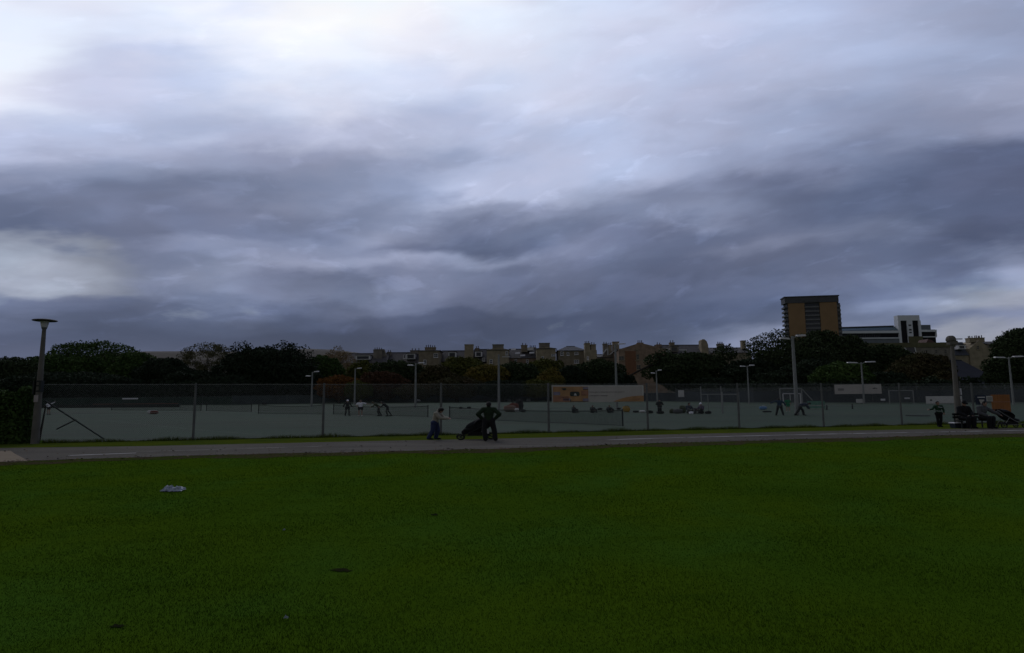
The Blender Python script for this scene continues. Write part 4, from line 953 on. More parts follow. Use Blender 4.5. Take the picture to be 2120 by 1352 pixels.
    if hat:
        b = MB(); c = hd+up*.055
        capsule(b, c-face*.01, c+up*.035-face*.01, .108, .09, 1.05); capsule(b, c+face*.07, c+face*.17-up*.005, .055, .045)
        fused('cap', b, M[hat], rt, max(vox, .014), 2)
    else:
        b = MB(); c = hd+up*.035-face*.022
        capsule(b, c, c+up*.02, .104, .098, 1.08); capsule(b, hd-face*.045-up*.02, c, .088, .098)
        if longhair:
            capsule(b, c-face*.01, c+up*.01, .118, .112, 1.08)
            capsule(b, hd-face*.06, hd-face*.09-up*.14, .085, .055); capsule(b, hd+side*.07, hd+side*.075-up*.1, .04, .03); capsule(b, hd-side*.07, hd-side*.075-up*.1, .04, .03)
        fused('hair', b, M[hair], rt, max(vox, .014), 2)
    if skirt:
        b = MB(); b.lathe([(.16, .0), (.20, -.12), (.27, -.36), (.26, -.37)], 16, tuple(V_['pel']+Vector((0, 0, .08)))); b.build('jacket_skirt', M[skirt], rt)
    return rt

# man by the pushchair: seen from behind, hands on hips, feet apart
g = GP(1012, 913.5, .01)
person('man in a dark green jumper standing with hands on hips beside a black pushchair', g, 1.66, R(180),
       dict(shL=(.20, .01, 1.41), shR=(-.20, .01, 1.41), elL=(.40, .10, 1.20), haL=(.245, -.02, 1.00), elR=(-.40, .10, 1.20), haR=(-.245, -.02, 1.00),
            hiL=(.10, 0, .92), knL=(.17, -.02, .50), anL=(.12, .03, .09), hiR=(-.10, 0, .92), knR=(-.20, -.02, .50), anR=(-.245, .02, .09), hed=(0, -.03, 1.605)),
       'dark_green_wool', 'charcoal_cloth', wide=1.22, vox=.011, bulk=3.0)
# child in jeans, side on, leaning forward with arms out
g = GP(903, 910.5, .01)
person('child in a cream fleece and blue jeans leaning forward with both arms held out', g, 1.46, R(72),
       dict(pel=(0, .06, .93), wst=(0, .03, 1.08), chs=(0, -.02, 1.27), nek=(0, -.09, 1.44), hed=(0, -.19, 1.555), shL=(.185, -.05, 1.39), shR=(-.185, -.05, 1.39),
            elL=(.20, -.22, 1.17), haL=(.10, -.44, 1.14), elR=(-.20, -.24, 1.15), haR=(-.08, -.46, 1.12), face=(0, -1, -.55),
            hiL=(.095, .06, .90), knL=(.11, -.02, .49), anL=(.13, .07, .09), hiR=(-.095, .06, .90), knR=(-.11, .10, .48), anR=(-.13, .26, .09)),
       'cream_fleece', 'blue_denim', longhair=True, vox=.011, bulk=2.8, wide=1.2, deep=1.45, hood=True)
# boy in green near the right lamp post
g = GP(1946, 884.5, .01)
person('boy in a dark green sports top with white stripes, one arm raised towards the courts', g, 1.5, R(-8),
       dict(elR=(-.34, -.05, 1.22), haR=(-.52, -.12, 1.20), elL=(.30, .08, 1.17), haL=(.27, -.02, .98), hed=(-.02, -.02, 1.615), knR=(-.09, -.02, .5), anR=(-.07, .02, .09), knL=(.09, -.02, .5), anL=(.05, .02, .09)),
       'green_sports_shirt', 'black', wide=1.18, vox=.012, bulk=1.6)
t = bpy.context.scene.objects
rt = [o for o in C.objects if o.get('label', '').startswith('boy in a dark green')][0]
b = MB(); b.tube([(-.06, -.135, 1.37), (.06, -.15, 1.34), (.17, -.105, 1.345)], .017, 6); b.build('shirt_stripe', M['white'], rt)
b = MB(); b.tube([(-.16, -.125, 1.10), (-.04, -.155, 1.08), (.06, -.15, 1.085)], .014, 6); b.build('shirt_stripe', M['white'], rt)

# two adults on a bench, pushchair beside
g = GP(2001, 887, .01)
sit = dict(pel=(0, .10, .56), wst=(0, .11, .72), chs=(0, .08, .93), nek=(0, .05, 1.12), hed=(0, .00, 1.28), shL=(.20, .07, 1.06), shR=(-.20, .07, 1.06), elL=(.27, .0, .80), haL=(.14, -.24, .66), elR=(-.27, .02, .80), haR=(-.12, -.24, .66),
           hiL=(.10, .08, .54), knL=(.12, -.34, .54), anL=(.12, -.30, .09), hiR=(-.10, .08, .54), knR=(-.12, -.34, .54), anR=(-.10, -.28, .09))
person('seated person in black with a flat cap, at the lamp-post end of the bench', g, 1.86, R(10), sit, 'black', 'black', hat='black', wide=1.35, vox=.013, bulk=3.2)
g2 = GP(2040, 887, .01)
person('seated person in a grey-patterned jacket reaching an arm to the black pushchair', g2, 1.86, R(22),
       dict(sit, elL=(.42, -.10, .86), haL=(.60, -.28, .70), hed=(.03, -.06, 1.27), chs=(.03, .05, .93), nek=(.03, .0, 1.11)), 'grey_cloth', 'black', wide=1.3, vox=.013, bulk=3.2, hood=True)
bc = (g+g2)/2
bt = thing('park_bench', 'dark bench by the right lamp post, under the two seated people', 'bench', (bc.x, bc.y+.18, 0), R(12))
b = MB()
for yy in (-.16, 0, .16): b.box((0, yy, .44), (2.1, .13, .045))
b.build('seat', M['postdark'], bt)
b = MB()
for zz in (.62, .78): b.box((0, .27, zz), (2.1, .04, .12))
b.build('backrest', M['postdark'], bt)
for xx in (-.92, .92):
    b = MB(); b.box((xx, -.15, .21), (.06, .06, .41)); b.box((xx, .27, .42), (.06, .05, .84)); b.box((xx, .06, .405), (.055, .48, .03)); b.build('leg', M['postdark'], bt)

# ------------------------------------------------------------------ pushchairs
def pushchair(label, loc, rz, sx=1.0, frame='greypost'):
    rt = thing('pushchair', label, 'pushchair', loc, rz); rt.scale = (sx, 1, 1)
    b = MB()   # seat shell and hood: lofted cross sections along x (front = -x)
    secs = [(-.42, .36, .50, .16), (-.25, .33, .56, .20), (-.02, .36, .66, .22), (.16, .42, .84, .23), (.30, .52, 1.0, .23), (.40, .66, 1.0, .20), (.46, .80, .92, .12)]
    vs = []; n = 10
    for x_, z0, z1, w_ in secs:
        for k_ in range(n):
            an = 2*math.pi*k_/n; cz = (z0+z1)/2; vs.append((x_, w_*math.cos(an), cz+(z1-z0)/2*math.sin(an)))
    fs = [(i*n+k_, i*n+(k_+1) % n, (i+1)*n+(k_+1) % n, (i+1)*n+k_) for i in range(len(secs)-1) for k_ in range(n)]+[tuple(range(n-1, -1, -1)), tuple((len(secs)-1)*n+k_ for k_ in range(n))]
    b.add(vs, fs); b.build('seat', M['black'], rt, smooth=True)
    b = MB(); vs = []
    for i in range(8):
        a_ = R(-10+i*17); 
        for k_ in range(9): w_ = R(-90+k_*22.5); vs.append((.22-.46*math.sin(a_)*1.0+.10, .27*math.sin(w_), .66+.40*math.cos(a_)*(.6+.4*math.cos(w_))))
    b.add(vs, [(i*9+k_, i*9+k_+1, (i+1)*9+k_+1, (i+1)*9+k_) for i in range(7) for k_ in range(8)]); b.build('hood', M['black'], rt, smooth=True)
    b = MB()
    for s in (-.24, .24):
        b.tube([(-.52, s, .16), (-.1, s, .42), (.30, s, .74), (.62, s, 1.02)], .016, 6); b.tube([(.38, s, .14), (.12, s, .56)], .016, 6); b.tube([(-.45, s, .18), (.38, s, .18)], .012, 6)
    b.build('frame', M[frame], rt)
    b = MB(); b.tube([(.62, -.25, 1.02), (.67, -.2, 1.04), (.67, .2, 1.04), (.62, .25, 1.02)], .02, 7); b.build('handle', M['black'], rt)
    b = MB(); b.bb(-.30, .30, -.2, .2, .20, .34); b.build('basket', M['charcoal_cloth'], rt)
    for x_, r_ in ((-.52, .125), (.40, .15)):
        for s in (-.27, .27):
            b = MB(); prof = [(r_*.72, -.022), (r_*.95, -.026), (r_, -.012), (r_, .012), (r_*.95, .026), (r_*.72, .022)]
            m_ = 18; vs = []
            for rr, yy in prof:
                for k_ in range(m_): an = 2*math.pi*k_/m_; vs.append((x_+rr*math.cos(an), s+yy, r_+rr*math.sin(an)))
            b.add(vs, [(i*m_+k_, i*m_+(k_+1) % m_, ((i+1) % 6)*m_+(k_+1) % m_, ((i+1) % 6)*m_+k_) for i in range(6) for k_ in range(m_)])
            w_ = b.build('wheel', M['black'], rt)
            b = MB()
            for k_ in range(6): an = math.pi*k_/6*2; b.tube([(x_, s, r_), (x_+r_*.74*math.cos(an), s, r_+r_*.74*math.sin(an))], .008, 5)
            b.tube([(x_, s-.03, r_), (x_, s+.03, r_)], .028, 8); b.build('spokes', M['postdark'], w_)
    return rt
g = GP(985, 911, .01)
pc = pushchair('black pushchair with a folded hood standing in front of the man in green', (g.x+.08, g.y+.36, 0), R(8), 1.5, 'postdark')
b = MB(); b.box((.22, -.33, .36), (.17, .05, .17), .1); b.build('hanging_bag', M['greywhite'], pc)
b = MB(); capsule(b, (-.12, 0, .52), (.16, 0, .72), .27, .28, .8); capsule(b, (-.38, 0, .34), (-.15, 0, .5), .13, .24, .8); fused('rain_cover', b, M['black'], pc, .03)
g = GP(2090, 886, .01)
pushchair('black pushchair with pale frame bars at the right edge of the picture', (g.x+.05, g.y+.1, 0), R(-172), 1.4)

# plastic storage box beside the lamp post
g = GP(1995, 887, .01); g.x -= .05; g.y += .25
rt = thing('storage_box', 'dark blue plastic box with a white lid at the foot of the right lamp post', 'box', g)
b = MB(); b.add([(-.36, -.2, 0), (.36, -.2, 0), (.36, .2, 0), (-.36, .2, 0), (-.41, -.24, .27), (.41, -.24, .27), (.41, .24, .27), (-.41, .24, .27)], [(3, 2, 1, 0), (4, 5, 6, 7), (0, 1, 5, 4), (1, 2, 6, 5), (2, 3, 7, 6), (3, 0, 4, 7)])
for xx in (-.2, .05, .25): b.box((xx, -.235, .14), (.03, .03, .22))
b.build('body', M['bluebox'], rt)
b = MB(); b.bb(-.43, .43, -.26, .26, .272, .305); b.bb(-.4, .4, -.23, .23, .306, .325); b.build('lid', M['white'], rt)

# ------------------------------------------------------------------ banners and boards
fdir = Vector((1, .2575, 0)).normalized(); frot = math.atan2(.2575, 1)
def on_fence(px, off=-.09):
    r = ray(px, 832); d = 33.8/(1-.2575*r.x); p = Vector((r.x*d, d, 0)); return p+Vector((fdir.y, -fdir.x, 0))*(-off)*1.0
def fz(py, px):
    r = ray(px, 832); d = 33.8/(1-.2575*r.x); return P(px, py, d).z
def board(name, label, cat, px0, px1, y0, y1, m, off=-.10, th=.012, sag=0.0):
    a, c = on_fence(px0, off), on_fence(px1, off); W_ = (c-a).length; zt = fz(y0, (px0+px1)/2); zb = fz(y1, (px0+px1)/2)
    rt = thing(name, label, cat, (a.x, a.y, zb), frot); H_ = zt-zb
    b = MB(); n = 24; vs = []
    for i in range(n+1):
        x_ = W_*i/n; dz = -sag*(1-(2*i/n-1)**2); w_ = .012*math.sin(i*1.9)
        for (z_, y_) in ((dz*.6, w_), (H_+dz, w_), (H_+dz, th+w_), (dz*.6, th+w_)): vs.append((x_, y_-th, z_))
    fs = []
    for i in range(n):
        for k in range(4): fs.append((i*4+k, i*4+(k+1) % 4, (i+1)*4+(k+1) % 4, (i+1)*4+k))
    fs += [(0, 1, 2, 3), (n*4+3, n*4+2, n*4+1, n*4)]
    b.add(vs, fs); b.build('sheet', M[m], rt)
    return rt, W_, H_
rt, W_, H_ = board('banner', 'wide banner with an orange picture collage and pale right half hung on the fence', 'banner', 1141.5, 1331, 798, 832.5, 'bannergrey')
def patch(m, x0, x1, z0, z1, y=-.032, name='printed_picture', poly=None):
    b = MB()
    if poly: b.prism([(x*W_, z*H_) for x, z in poly], y, y+.012)
    else: b.bb(x0*W_, x1*W_, y, y+.012, z0*H_, z1*H_)
    return b.build(name, M[m], rt)
patch('orange2', .012, .385, .03, .93, -.036, 'orange_ground')
y2 = -.054
patch('orangepink', .014, .18, .04, .36, y2); patch('lilac', .014, .085, .42, .62, y2); patch('lilac', .115, .19, .10, .24, y2); patch('lilac', .325, .386, .06, .22, y2)
patch('printdark', .195, .29, .36, .62, y2, poly=[(.19, .40), (.2, .36), (.28, .36), (.292, .42), (.29, .58), (.275, .63), (.2, .63), (.19, .58)]); patch('greywhite', .235, .258, .40, .54, y2-.014, poly=[(.228, .40), (.262, .40), (.25, .52), (.24, .54)])
patch('printdark', .10, .145, .72, .84, y2, poly=[(.10, .82), (.118, .72), (.14, .72), (.15, .84)]); patch('olive', .14, .15, .74, .84, y2-.014)
patch('lilac', .33, .385, .78, .90, y2); patch('printdark', .33, .385, .74, .77, y2); patch('printdark', .19, .386, .035, .052, y2-.002); patch('printdark', .095, .17, .285, .305, y2); patch('orange2', .015, .08, .68, .88, y2); patch('orangepink', .31, .386, .40, .68, y2); patch('printdark', .19, .196, .05, .18, y2)
patch('orange2', 0, 0, 0, 0, -.036, 'orange_curve', [(.66, .025), (.998, .025), (.998, .37)]+[(.998-.338*i/12, .025+.345*(1-(i/12)**2.4)) for i in range(1, 12)])
patch('orangepink', .91, .955, .13, .20, y2)
def textrow(x0, x1, zc, hh, seed):
    rg_ = random.Random(seed); b = MB(); x = x0
    while x < x1:
        w_ = rg_.uniform(.005, .011); b.bb(x*W_, (x+w_)*W_, -.026, -.014, (zc-hh*rg_.uniform(.35, .5))*H_, (zc+hh*rg_.uniform(.3, .5))*H_); x += w_+.003+(0.006 if rg_.random() < .2 else 0)
    b.build('lettering', M['faint'], rt)
textrow(.40, .79, .60, .035, 1); textrow(.40, .60, .38, .045, 2)
b = MB(); b.bb(0, W_, -.022, -.012, H_*.945, H_*.999); b.bb(.985*W_, W_, -.03, -.018, .38*H_, H_*.94); b.build('hem', M['greywhite'], rt)
# boards hanging on the fence behind the bench
rt, W_, H_ = board('signboard', 'navy sign with a pale shield and white strip, on the fence above the seated pair', 'sign', 2017, 2039, 818, 838, 'bluesign')
patch('frame', .16, .86, .72, .82, -.036, 'white_strip'); patch('bannergrey', 0, 0, 0, 0, -.036, 'shield_emblem', [(.28, .54), (.78, .54), (.72, .22), (.55, .06), (.42, .14)])
rt, W_, H_ = board('notice', 'white paper notice tied to the fence beside the orange panel', 'notice', 2039, 2052, 820, 831, 'greywhite', -.12)
for z_ in (.8, .65, .5, .35, .2): patch('faint', .12, .86, z_-.03, z_+.03, -.03, 'print_line')
rt, W_, H_ = board('fabric_panel', 'plain orange fabric panel on the fence behind the pushchair', 'panel', 2050, 2089, 817, 856, 'orange', -.08)
patch('rust' if 'rust' in M else 'orangepink', .0, 1.0, .60, .63, -.03, 'seam')
# small white meter box strip near lamp post
# far banners on the bannered fence
def far_board(label, px0, px1, d, y0, y1, m='bannergrey'):
    a = P(px0, (y0+y1)/2, d-.35); c = P(px1, (y0+y1)/2, d-.35-(px1-px0)*.012); zt = P(px0, y0, d).z; zb = P(px0, y1, d).z
    rt_ = thing('banner', label, 'banner', (a.x, a.y, zb), math.atan2(c.y-a.y, c.x-a.x)); W__ = (c-a).length; H__ = zt-zb
    b = MB(); b.bb(0, W__, 0, .02, 0, H__); b.build('sheet', M[m], rt_); return rt_, W__, H__
rt, W_, H_ = far_board('plain grey-white banner with a small dark emblem on the high part of the far fence', 1728, 1825, 103, 796.5, 816)
patch('printdark', 0, 0, 0, 0, -.03, 'emblem', [(.80, .50), (.82, .60), (.86, .64), (.90, .58), (.91, .50), (.87, .55), (.84, .50), (.82, .55)])
rt0 = rt
for i in range(6): patch('faint', .07+i*.022, .085+i*.022, .36, .60, -.03, 'lettering')
rt, W_, H_ = far_board('white banner low on the far fence behind the boy in green', 1917, 1992, 98, 820.5, 835.5, 'greywhite')
patch('printdark', .11, .17, .36, .56, -.03, 'emblem'); patch('faint', .86, .97, .42, .52, -.03, 'lettering'); patch('faint', .86, .97, .20, .3, -.03, 'lettering'); patch('bannergrey', .3, .8, .05, .09, -.03, 'lettering')
def sign(label, px, d, y0, y1, w_, m='white'):
    p = GD(px, d); zt = P(px, y0, d).z-p.z; zb = P(px, y1, d).z-p.z; W__ = w_*d/F
    rt_ = thing('notice_board', label, 'notice', p); b = MB(); b.bb(-W__/2, W__/2, -.35, -.31, zb, zt); b.build('panel', M[m], rt_)
    b = MB(); b.tube([(-W__*.4, -.28, -.05), (-W__*.4, -.28, zt)], .03, 5); b.tube([(W__*.4, -.28, -.05), (W__*.4, -.28, zt)], .03, 5); b.build('stake', M['postdark'], rt_)
sign('thin white board on the far left fence above the low dark wall', 271, 131.5, 824, 826.8, 32)
sign('white notice on the netting behind the bending players near the left pole', 866, 153, 826.5, 831, 10)
sign('white number board inside the gate frame near the tall plain pole', 1054, 155, 826, 833, 7)
sign('white number board right of the gate frame near the tall plain pole', 1094, 154, 825.5, 832, 8)
sign('pale notice standing right of the big banner on the far fence', 1410, 128, 808, 822, 12, 'greywhite')
sign('long white board seen through the bare goal frame', 1515, 119, 827.5, 830.5, 13)
sign('white box-shaped board below the grey-white banner', 1777, 102, 826, 834, 13, 'greywhite')
sign('small white sign right of the grey-white banner', 1826, 101.5, 825.5, 829.5, 9)
sign('white strip sign inside the right gate frame', 1876, 100, 823, 826, 11)

# gate and goal frames
def frame_thing(name, label, cat, px0, px1, d, ytop, m='greypost', r=.05, mid=None, brace=None, ybar=None, net_=False):
    a = GD(px0, d); c = GD(px1, d); zt = P((px0+px1)/2, ytop, d).z-a.z; q = c-a
    rt_ = thing(name, label, cat, a)
    for e in (Vector((0, 0, 0)), q):
        b = MB(); b.tube([(e.x, e.y, e.z-.05), (e.x, e.y, zt)], r, 7); b.build('post', M[m], rt_)
    zb = zt if ybar is None else P((px0+px1)/2, ybar, d).z-a.z
    b = MB(); b.tube([(0, 0, zb), (q.x, q.y, zb)], r*.9, 7); b.build('crossbar', M[m], rt_)
    if mid:
        b = MB(); e = q*mid; b.tube([(e.x, e.y, e.z), (e.x, e.y, zb)], r*.7, 6); b.build('mid_rail', M[m], rt_)
    if brace:
        e = P(brace[0], brace[1], d)-a; f = P(brace[2], brace[3], d)-a; b = MB(); b.tube([e, f], r*.9, 6); b.build('brace', M[m], rt_)
    if net_:
        np_mesh('wire_panel', np.array(wires((0, 0, 0), (q.x, q.y, 0), .1, zb, .14, .006)), 4, M['wire'], rt_)
    return rt_
frame_thing('goal_frame', 'bare tall goal frame with a pale crossbar left of the blue players', 'goal', 1496, 1530, 63, 811, r=.055, ybar=816.5)
frame_thing('goal_frame', 'second bare goal frame beside the people sitting on the court', 'goal', 1452, 1494, 64.5, 800, r=.05, ybar=816.5, mid=.33)
frame_thing('gate', 'large grey gate frame with a diagonal brace behind the blue players', 'gate', 1616, 1661, 99, 804.5, r=.09, brace=(1661, 806, 1682, 829), net_=True)
frame_thing('goal_frame', 'small white goal frame standing inside the braced gate', 'goal', 1622, 1658, 95, 815, 'paleroof', .08, mid=.4)
frame_thing('gate', 'grey gate in the bannered fence left of the boy in green', 'gate', 1842, 1892, 99.5, 808.5, r=.08, net_=True)
frame_thing('gate', 'narrow grey gate in the far fence right of the tall plain pole', 'gate', 1044.5, 1062, 154, 812, r=.13, net_=True)

# ------------------------------------------------------------------ people and things on the courts
G1 = 'players gathered at the far net'
def leg_pose(spread_l, spread_r, fwd=0.0):
    return dict(knL=(.10+spread_l*.5, -.02-fwd, .5), anL=(.11+spread_l, .02, .09), knR=(-.10-spread_r*.5, -.02+fwd, .5), anR=(-.11-spread_r, .02, .09))
V = .022
g = GP(719, 861, .02)
person('player in dark clothes and a white cap standing at the far net', g, 1.62, R(165), dict(leg_pose(.05, .05), elL=(.30, .0, 1.16), haL=(.38, -.1, .96), elR=(-.30, 0, 1.16), haR=(-.36, -.1, .96)), 'black', 'black', hat='white_cotton', wide=1.5, vox=V, fingers=False, group=G1)
g = GP(746, 862, .02)
person('player in a white T-shirt and dark shorts with an arm stretched to the right', g, 1.62, R(0), dict(elL=(.46, -.02, 1.33), haL=(.70, -.05, 1.26), elR=(-.32, 0, 1.2), haR=(-.22, -.15, 1.0)), 'white_cotton', 'black', 'shoe_white', sleeves=False, shorts=True, wide=1.5, vox=V, fingers=False, group=G1)
bend = dict(pel=(0, .12, .93), wst=(0, .04, 1.05), chs=(0, -.14, 1.20), nek=(0, -.27, 1.33), hed=(0, -.38, 1.42), shL=(.17, -.22, 1.27), shR=(-.17, -.22, 1.27), elL=(.2, -.36, 1.02), haL=(.15, -.55, .98), elR=(-.2, -.34, 1.02), haR=(-.15, -.52, .92), hiL=(.09, .12, .9), hiR=(-.09, .12, .9), knL=(.10, .02, .49), anL=(.11, .16, .09), knR=(-.10, .16, .5), anR=(-.11, .34, .09), face=(0, -1, -.4))
g = GP(781, 861.5, .02)
person('player with fair hair and dark kit bending forward, left of a matching player', g, 1.68, R(-75), bend, 'olive_cloth', 'black', hair='olive_cloth', wide=1.3, deep=1.25, vox=V, fingers=False, group=G1)
g = GP(799, 862, .02)
person('player in black bending forward with legs apart at the right end of the net group', g, 1.66, R(-80), dict(bend, anR=(-.11, .46, .09), knR=(-.10, .22, .5)), 'black', 'black', wide=1.3, deep=1.25, vox=V, fingers=False, group=G1)
g = GP(100, 858.5, .02)
person('distant player in a white top with one arm raised beside the disc lamp post', g, 1.62, R(170), dict(elR=(.46-.9, -.0, 1.50), haR=(-.62, -.05, 1.66), elL=(.34, 0, 1.25), haL=(.30, -.1, 1.03)), 'white_cotton', 'black', 'shoe_black', sleeves=True, shorts=True, wide=1.35, vox=V, fingers=False)
g = GP(1366, 856.5, .02)
person('person in a black hooded jacket holding something white behind the kit on the court', g, 1.40, R(5), dict(elL=(.32, -.05, 1.15), haL=(.12, -.25, 1.12), elR=(-.32, -.05, 1.15), haR=(-.1, -.25, 1.08)), 'black', 'black', wide=1.35, vox=V, fingers=False, bulk=3.0, hood=True)
csit = dict(pel=(0, .05, .14), wst=(0, .06, .30), chs=(0, .03, .50), nek=(0, 0, .68), hed=(0, -.03, .83), shL=(.18, .02, .63), shR=(-.18, .02, .63), elL=(.27, -.1, .40), haL=(.15, -.3, .34), elR=(-.27, -.1, .40), haR=(-.15, -.3, .34), hiL=(.1, .02, .14), hiR=(-.1, .02, .14), knL=(.26, -.34, .42), anL=(.14, -.52, .10), knR=(-.26, -.34, .42), anR=(-.14, -.52, .10))
g = GP(1427, 856.5, .02)
person('dark-haired person in blue-grey sitting on the court with knees drawn up', g, 1.95, R(25), csit, 'navy_cloth', 'grey_cloth', wide=1.3, vox=V, fingers=False, bulk=2)
g = GP(1452, 857, .02)
person('person in a dark jacket and pale cap crouching beside the bare goal frame', g, 1.95, R(-60), csit, 'purple_cloth', 'black', hat='white_cotton', wide=1.2, vox=V, fingers=False, bulk=2.5)
for px, lab, tp, w_ in ((1188, 'person in dark clothes mostly hidden behind the orange end of the banner', 'black', 1.2), (1227, 'person in dark clothes hidden behind the middle of the banner, nearer its orange half', 'charcoal_cloth', 1.3), (1262, 'person in black hidden behind the pale half of the banner', 'black', 1.3)):
    g = GP(px, 855, .02); person(lab, g, 1.45, R(px % 50), dict(csit, ), tp, 'black', wide=w_*1.1, vox=V, fingers=False, bulk=2.5)
stride = dict(knL=(.18, -.03, .5), anL=(.27, .02, .09), knR=(-.17, -.03, .5), anR=(-.24, .02, .09))
g = GP(1615, 860.5, .02)
person('player in a blue tracksuit striding with an arm flung out to the left', g, 1.58, R(170), dict(stride, elL=(.42, 0, 1.36), haL=(.64, -.05, 1.22), elR=(-.36, 0, 1.2), haR=(-.46, -.1, 1.0), hed=(.02, -.03, 1.60)), 'blue_tracksuit', 'black', wide=1.3, vox=V, fingers=False, bulk=2.4)
g = GP(1632, 853, .02)
person('player in a bright green shirt with bare legs between the two blue players', g, 1.45, R(180), dict(leg_pose(.02, .02), hed=(0, -.2, 1.48), nek=(0, -.12, 1.40)), 'bright_green_shirt', 'bright_green_shirt', 'shoe_white', sleeves=False, shorts=True, wide=1.35, vox=V, fingers=False, bulk=1.8, hair='charcoal_cloth')
g = GP(1661, 860.5, .02)
person('player in navy bending far forward with legs wide apart behind the thick floodlight pole', g, 1.52, R(75), dict(bend, anR=(-.11, .52, .09), knR=(-.10, .26, .5), anL=(.11, -.12, .09), knL=(.1, -.08, .5), chs=(0, -.22, 1.1), nek=(0, -.40, 1.16), hed=(0, -.53, 1.2), shL=(.17, -.32, 1.12), shR=(-.17, -.32, 1.12), elL=(.2, -.42, .86), haL=(.15, -.52, .72), elR=(-.2, -.42, .86), haR=(-.15, -.5, .70)), 'navy_cloth', 'black', wide=1.3, deep=1.35, vox=V, fingers=False, bulk=3.0)
# rackets held by players
def racket(label, p, q, px_d=None):
    p = Vector(p); q = Vector(q); d = (q-p).normalized(); rt_ = thing('tennis_racket', label, 'racket', p)
    side = d.cross(Vector((0, 1, 0))).normalized()
    b = MB(); b.tube([(0, 0, 0), d*.34], .017, 6); b.build('handle', M['black'], rt_)
    b = MB(); ctr = d*.51; b.tube([ctr+d*.17*math.cos(2*math.pi*k/16)+side*.13*math.sin(2*math.pi*k/16) for k in range(17)], .012, 5); b.build('head', M['postdark'], rt_)
    np_mesh('strings', np.array([v for k in range(-4, 5) for v in (ctr+side*.028*k-d*.15*math.sqrt(1-(k/4.6)**2)+Vector((0, .003, 0)), ctr+side*(.028*k+.004)-d*.15*math.sqrt(1-(k/4.6)**2)+Vector((0, .003, 0)), ctr+side*(.028*k+.004)+d*.15*math.sqrt(1-(k/4.6)**2)+Vector((0, .003, 0)), ctr+side*.028*k+d*.15*math.sqrt(1-(k/4.6)**2)+Vector((0, .003, 0)))]), 4, M['greywhite'], rt_)
dd = GP(100, 858.5).y
racket('tennis racket in the raised hand of the distant player in white', P(108, 838, dd), P(114, 830, dd))
# bags and kit
def bag(label, px, py, w_, h_, m, strap=True, kind='sports_bag', cat='bag', sq=.5, rz=0.0, d=None, m2='black'):
    g = GP(px, py, .02) if d is None else GD(px, d, .02); k = g.y/F; W__, H__ = w_*k, h_*k
    rt_ = thing(kind, label, cat, g, rz)
    rg_ = random.Random(px); n, mm = 14, 8; vs = []
    for j in range(mm+1):
        th = math.pi*j/mm
        for i in range(n):
            an = 2*math.pi*i/n; r_ = abs(math.sin(th))**.55; e = 1+.10*rg_.uniform(-1, 1)
            vs.append((W__/2*r_*math.copysign(abs(math.cos(an))**.7, math.cos(an))*e, W__*sq/2*r_*math.copysign(abs(math.sin(an))**.7, math.sin(an))*e, max(0, H__/2*(1-math.copysign(abs(math.cos(th))**.7, math.cos(th))*e))))
    b = MB(); b.add(vs, [(j*n+i, (j+1)*n+i, (j+1)*n+(i+1) % n, j*n+(i+1) % n) for j in range(mm) for i in range(n)]); b.build('body', M[m], rt_, smooth=True)
    if strap:
        b = MB(); b.tube([(-W__*.28, -W__*sq*.3, H__*.75), (-W__*.2, -W__*sq*.3, H__*1.06), (W__*.2, -W__*sq*.3, H__*1.07), (W__*.28, -W__*sq*.3, H__*.75)], .012+W__*.01, 6); b.build('strap', M[m2], rt_)
        b = MB(); b.tube([(-W__*.42, -W__*sq*.1, H__*.93), (W__*.42, -W__*sq*.1, H__*.95)], .02, 5); b.build('zip', M[m2], rt_)
    return rt_
bag('dark red sports bag lying alone on the left court', 319, 857.5, 16, 7, 'red_nylon', m2='white'); bag('pale rolled towel at the left end of the lone red sports bag', 309, 857.5, 8, 7, 'greywhite', False, 'towel', 'towel')
bag('salmon and red kit bag at the left of the kit heap by the tall pole', 1056, 853, 26, 13, 'pink_tan_cloth', m2='red_nylon'); bag('rust red bag in the middle of the kit heap by the tall pole', 1064, 852, 20, 17, 'red_nylon'); bag('dark rucksack on top right of the kit heap by the tall pole', 1075, 851.5, 17, 23, 'charcoal_cloth', sq=.7)
bag('round pale bag in front of the dark rucksack in the kit heap', 1070, 853.5, 9, 8, 'greywhite', False); bag('flat black bag at the right end of the kit heap by the tall pole', 1083, 853.5, 11, 5, 'black')
bag('bright yellow sports bag right of the nearest net post', 1297, 853.5, 15, 12, 'yellow_vinyl'); bag('white towel bundle between the yellow bag and the black jacket person', 1330, 855, 12, 5, 'greywhite', False, 'towel', 'towel'); bag('low black bag left of the person in a black jacket', 1345, 856, 15, 5, 'black')
bag('flat dark kit roll beyond the white towel bundle', 1316, 854.5, 12, 4, 'charcoal_cloth', False)
bag('dark kit at the feet of the person in the black jacket', 1367, 857, 16, 5, 'charcoal_cloth'); bag('green-black bag left of the sitting person in blue-grey', 1391, 856, 10, 8, 'olive_cloth', sq=.8); bag('grey-green blanket heap beside the sitting person in blue-grey', 1404, 856.5, 20, 9, 'grey_cloth', False, 'blanket', 'blanket')
bag('olive jacket dropped behind the grey-green blanket heap', 1414, 855.5, 14, 15, 'olive_cloth', False, 'jacket', 'jacket'); bag('white towel at the feet of the sitting person in blue-grey', 1431, 857.8, 9, 5, 'white_cotton', False, 'towel', 'towel'); bag('long black bag right of the crouching person in a pale cap', 1466, 857, 14, 5, 'black')
bag('flat black bag under the middle of the banner', 1242, 849, 10, 4, 'black'); bag('small dark bag under the pale half of the banner', 1281, 848.5, 8, 4, 'black')
bag('blue and white cool bag on the court left of the striding player', 1580, 848.5, 15, 7, 'bluepale', m2='white'); bag('flat black bag just in front of the cool bag', 1588, 854, 18, 3, 'black', False)
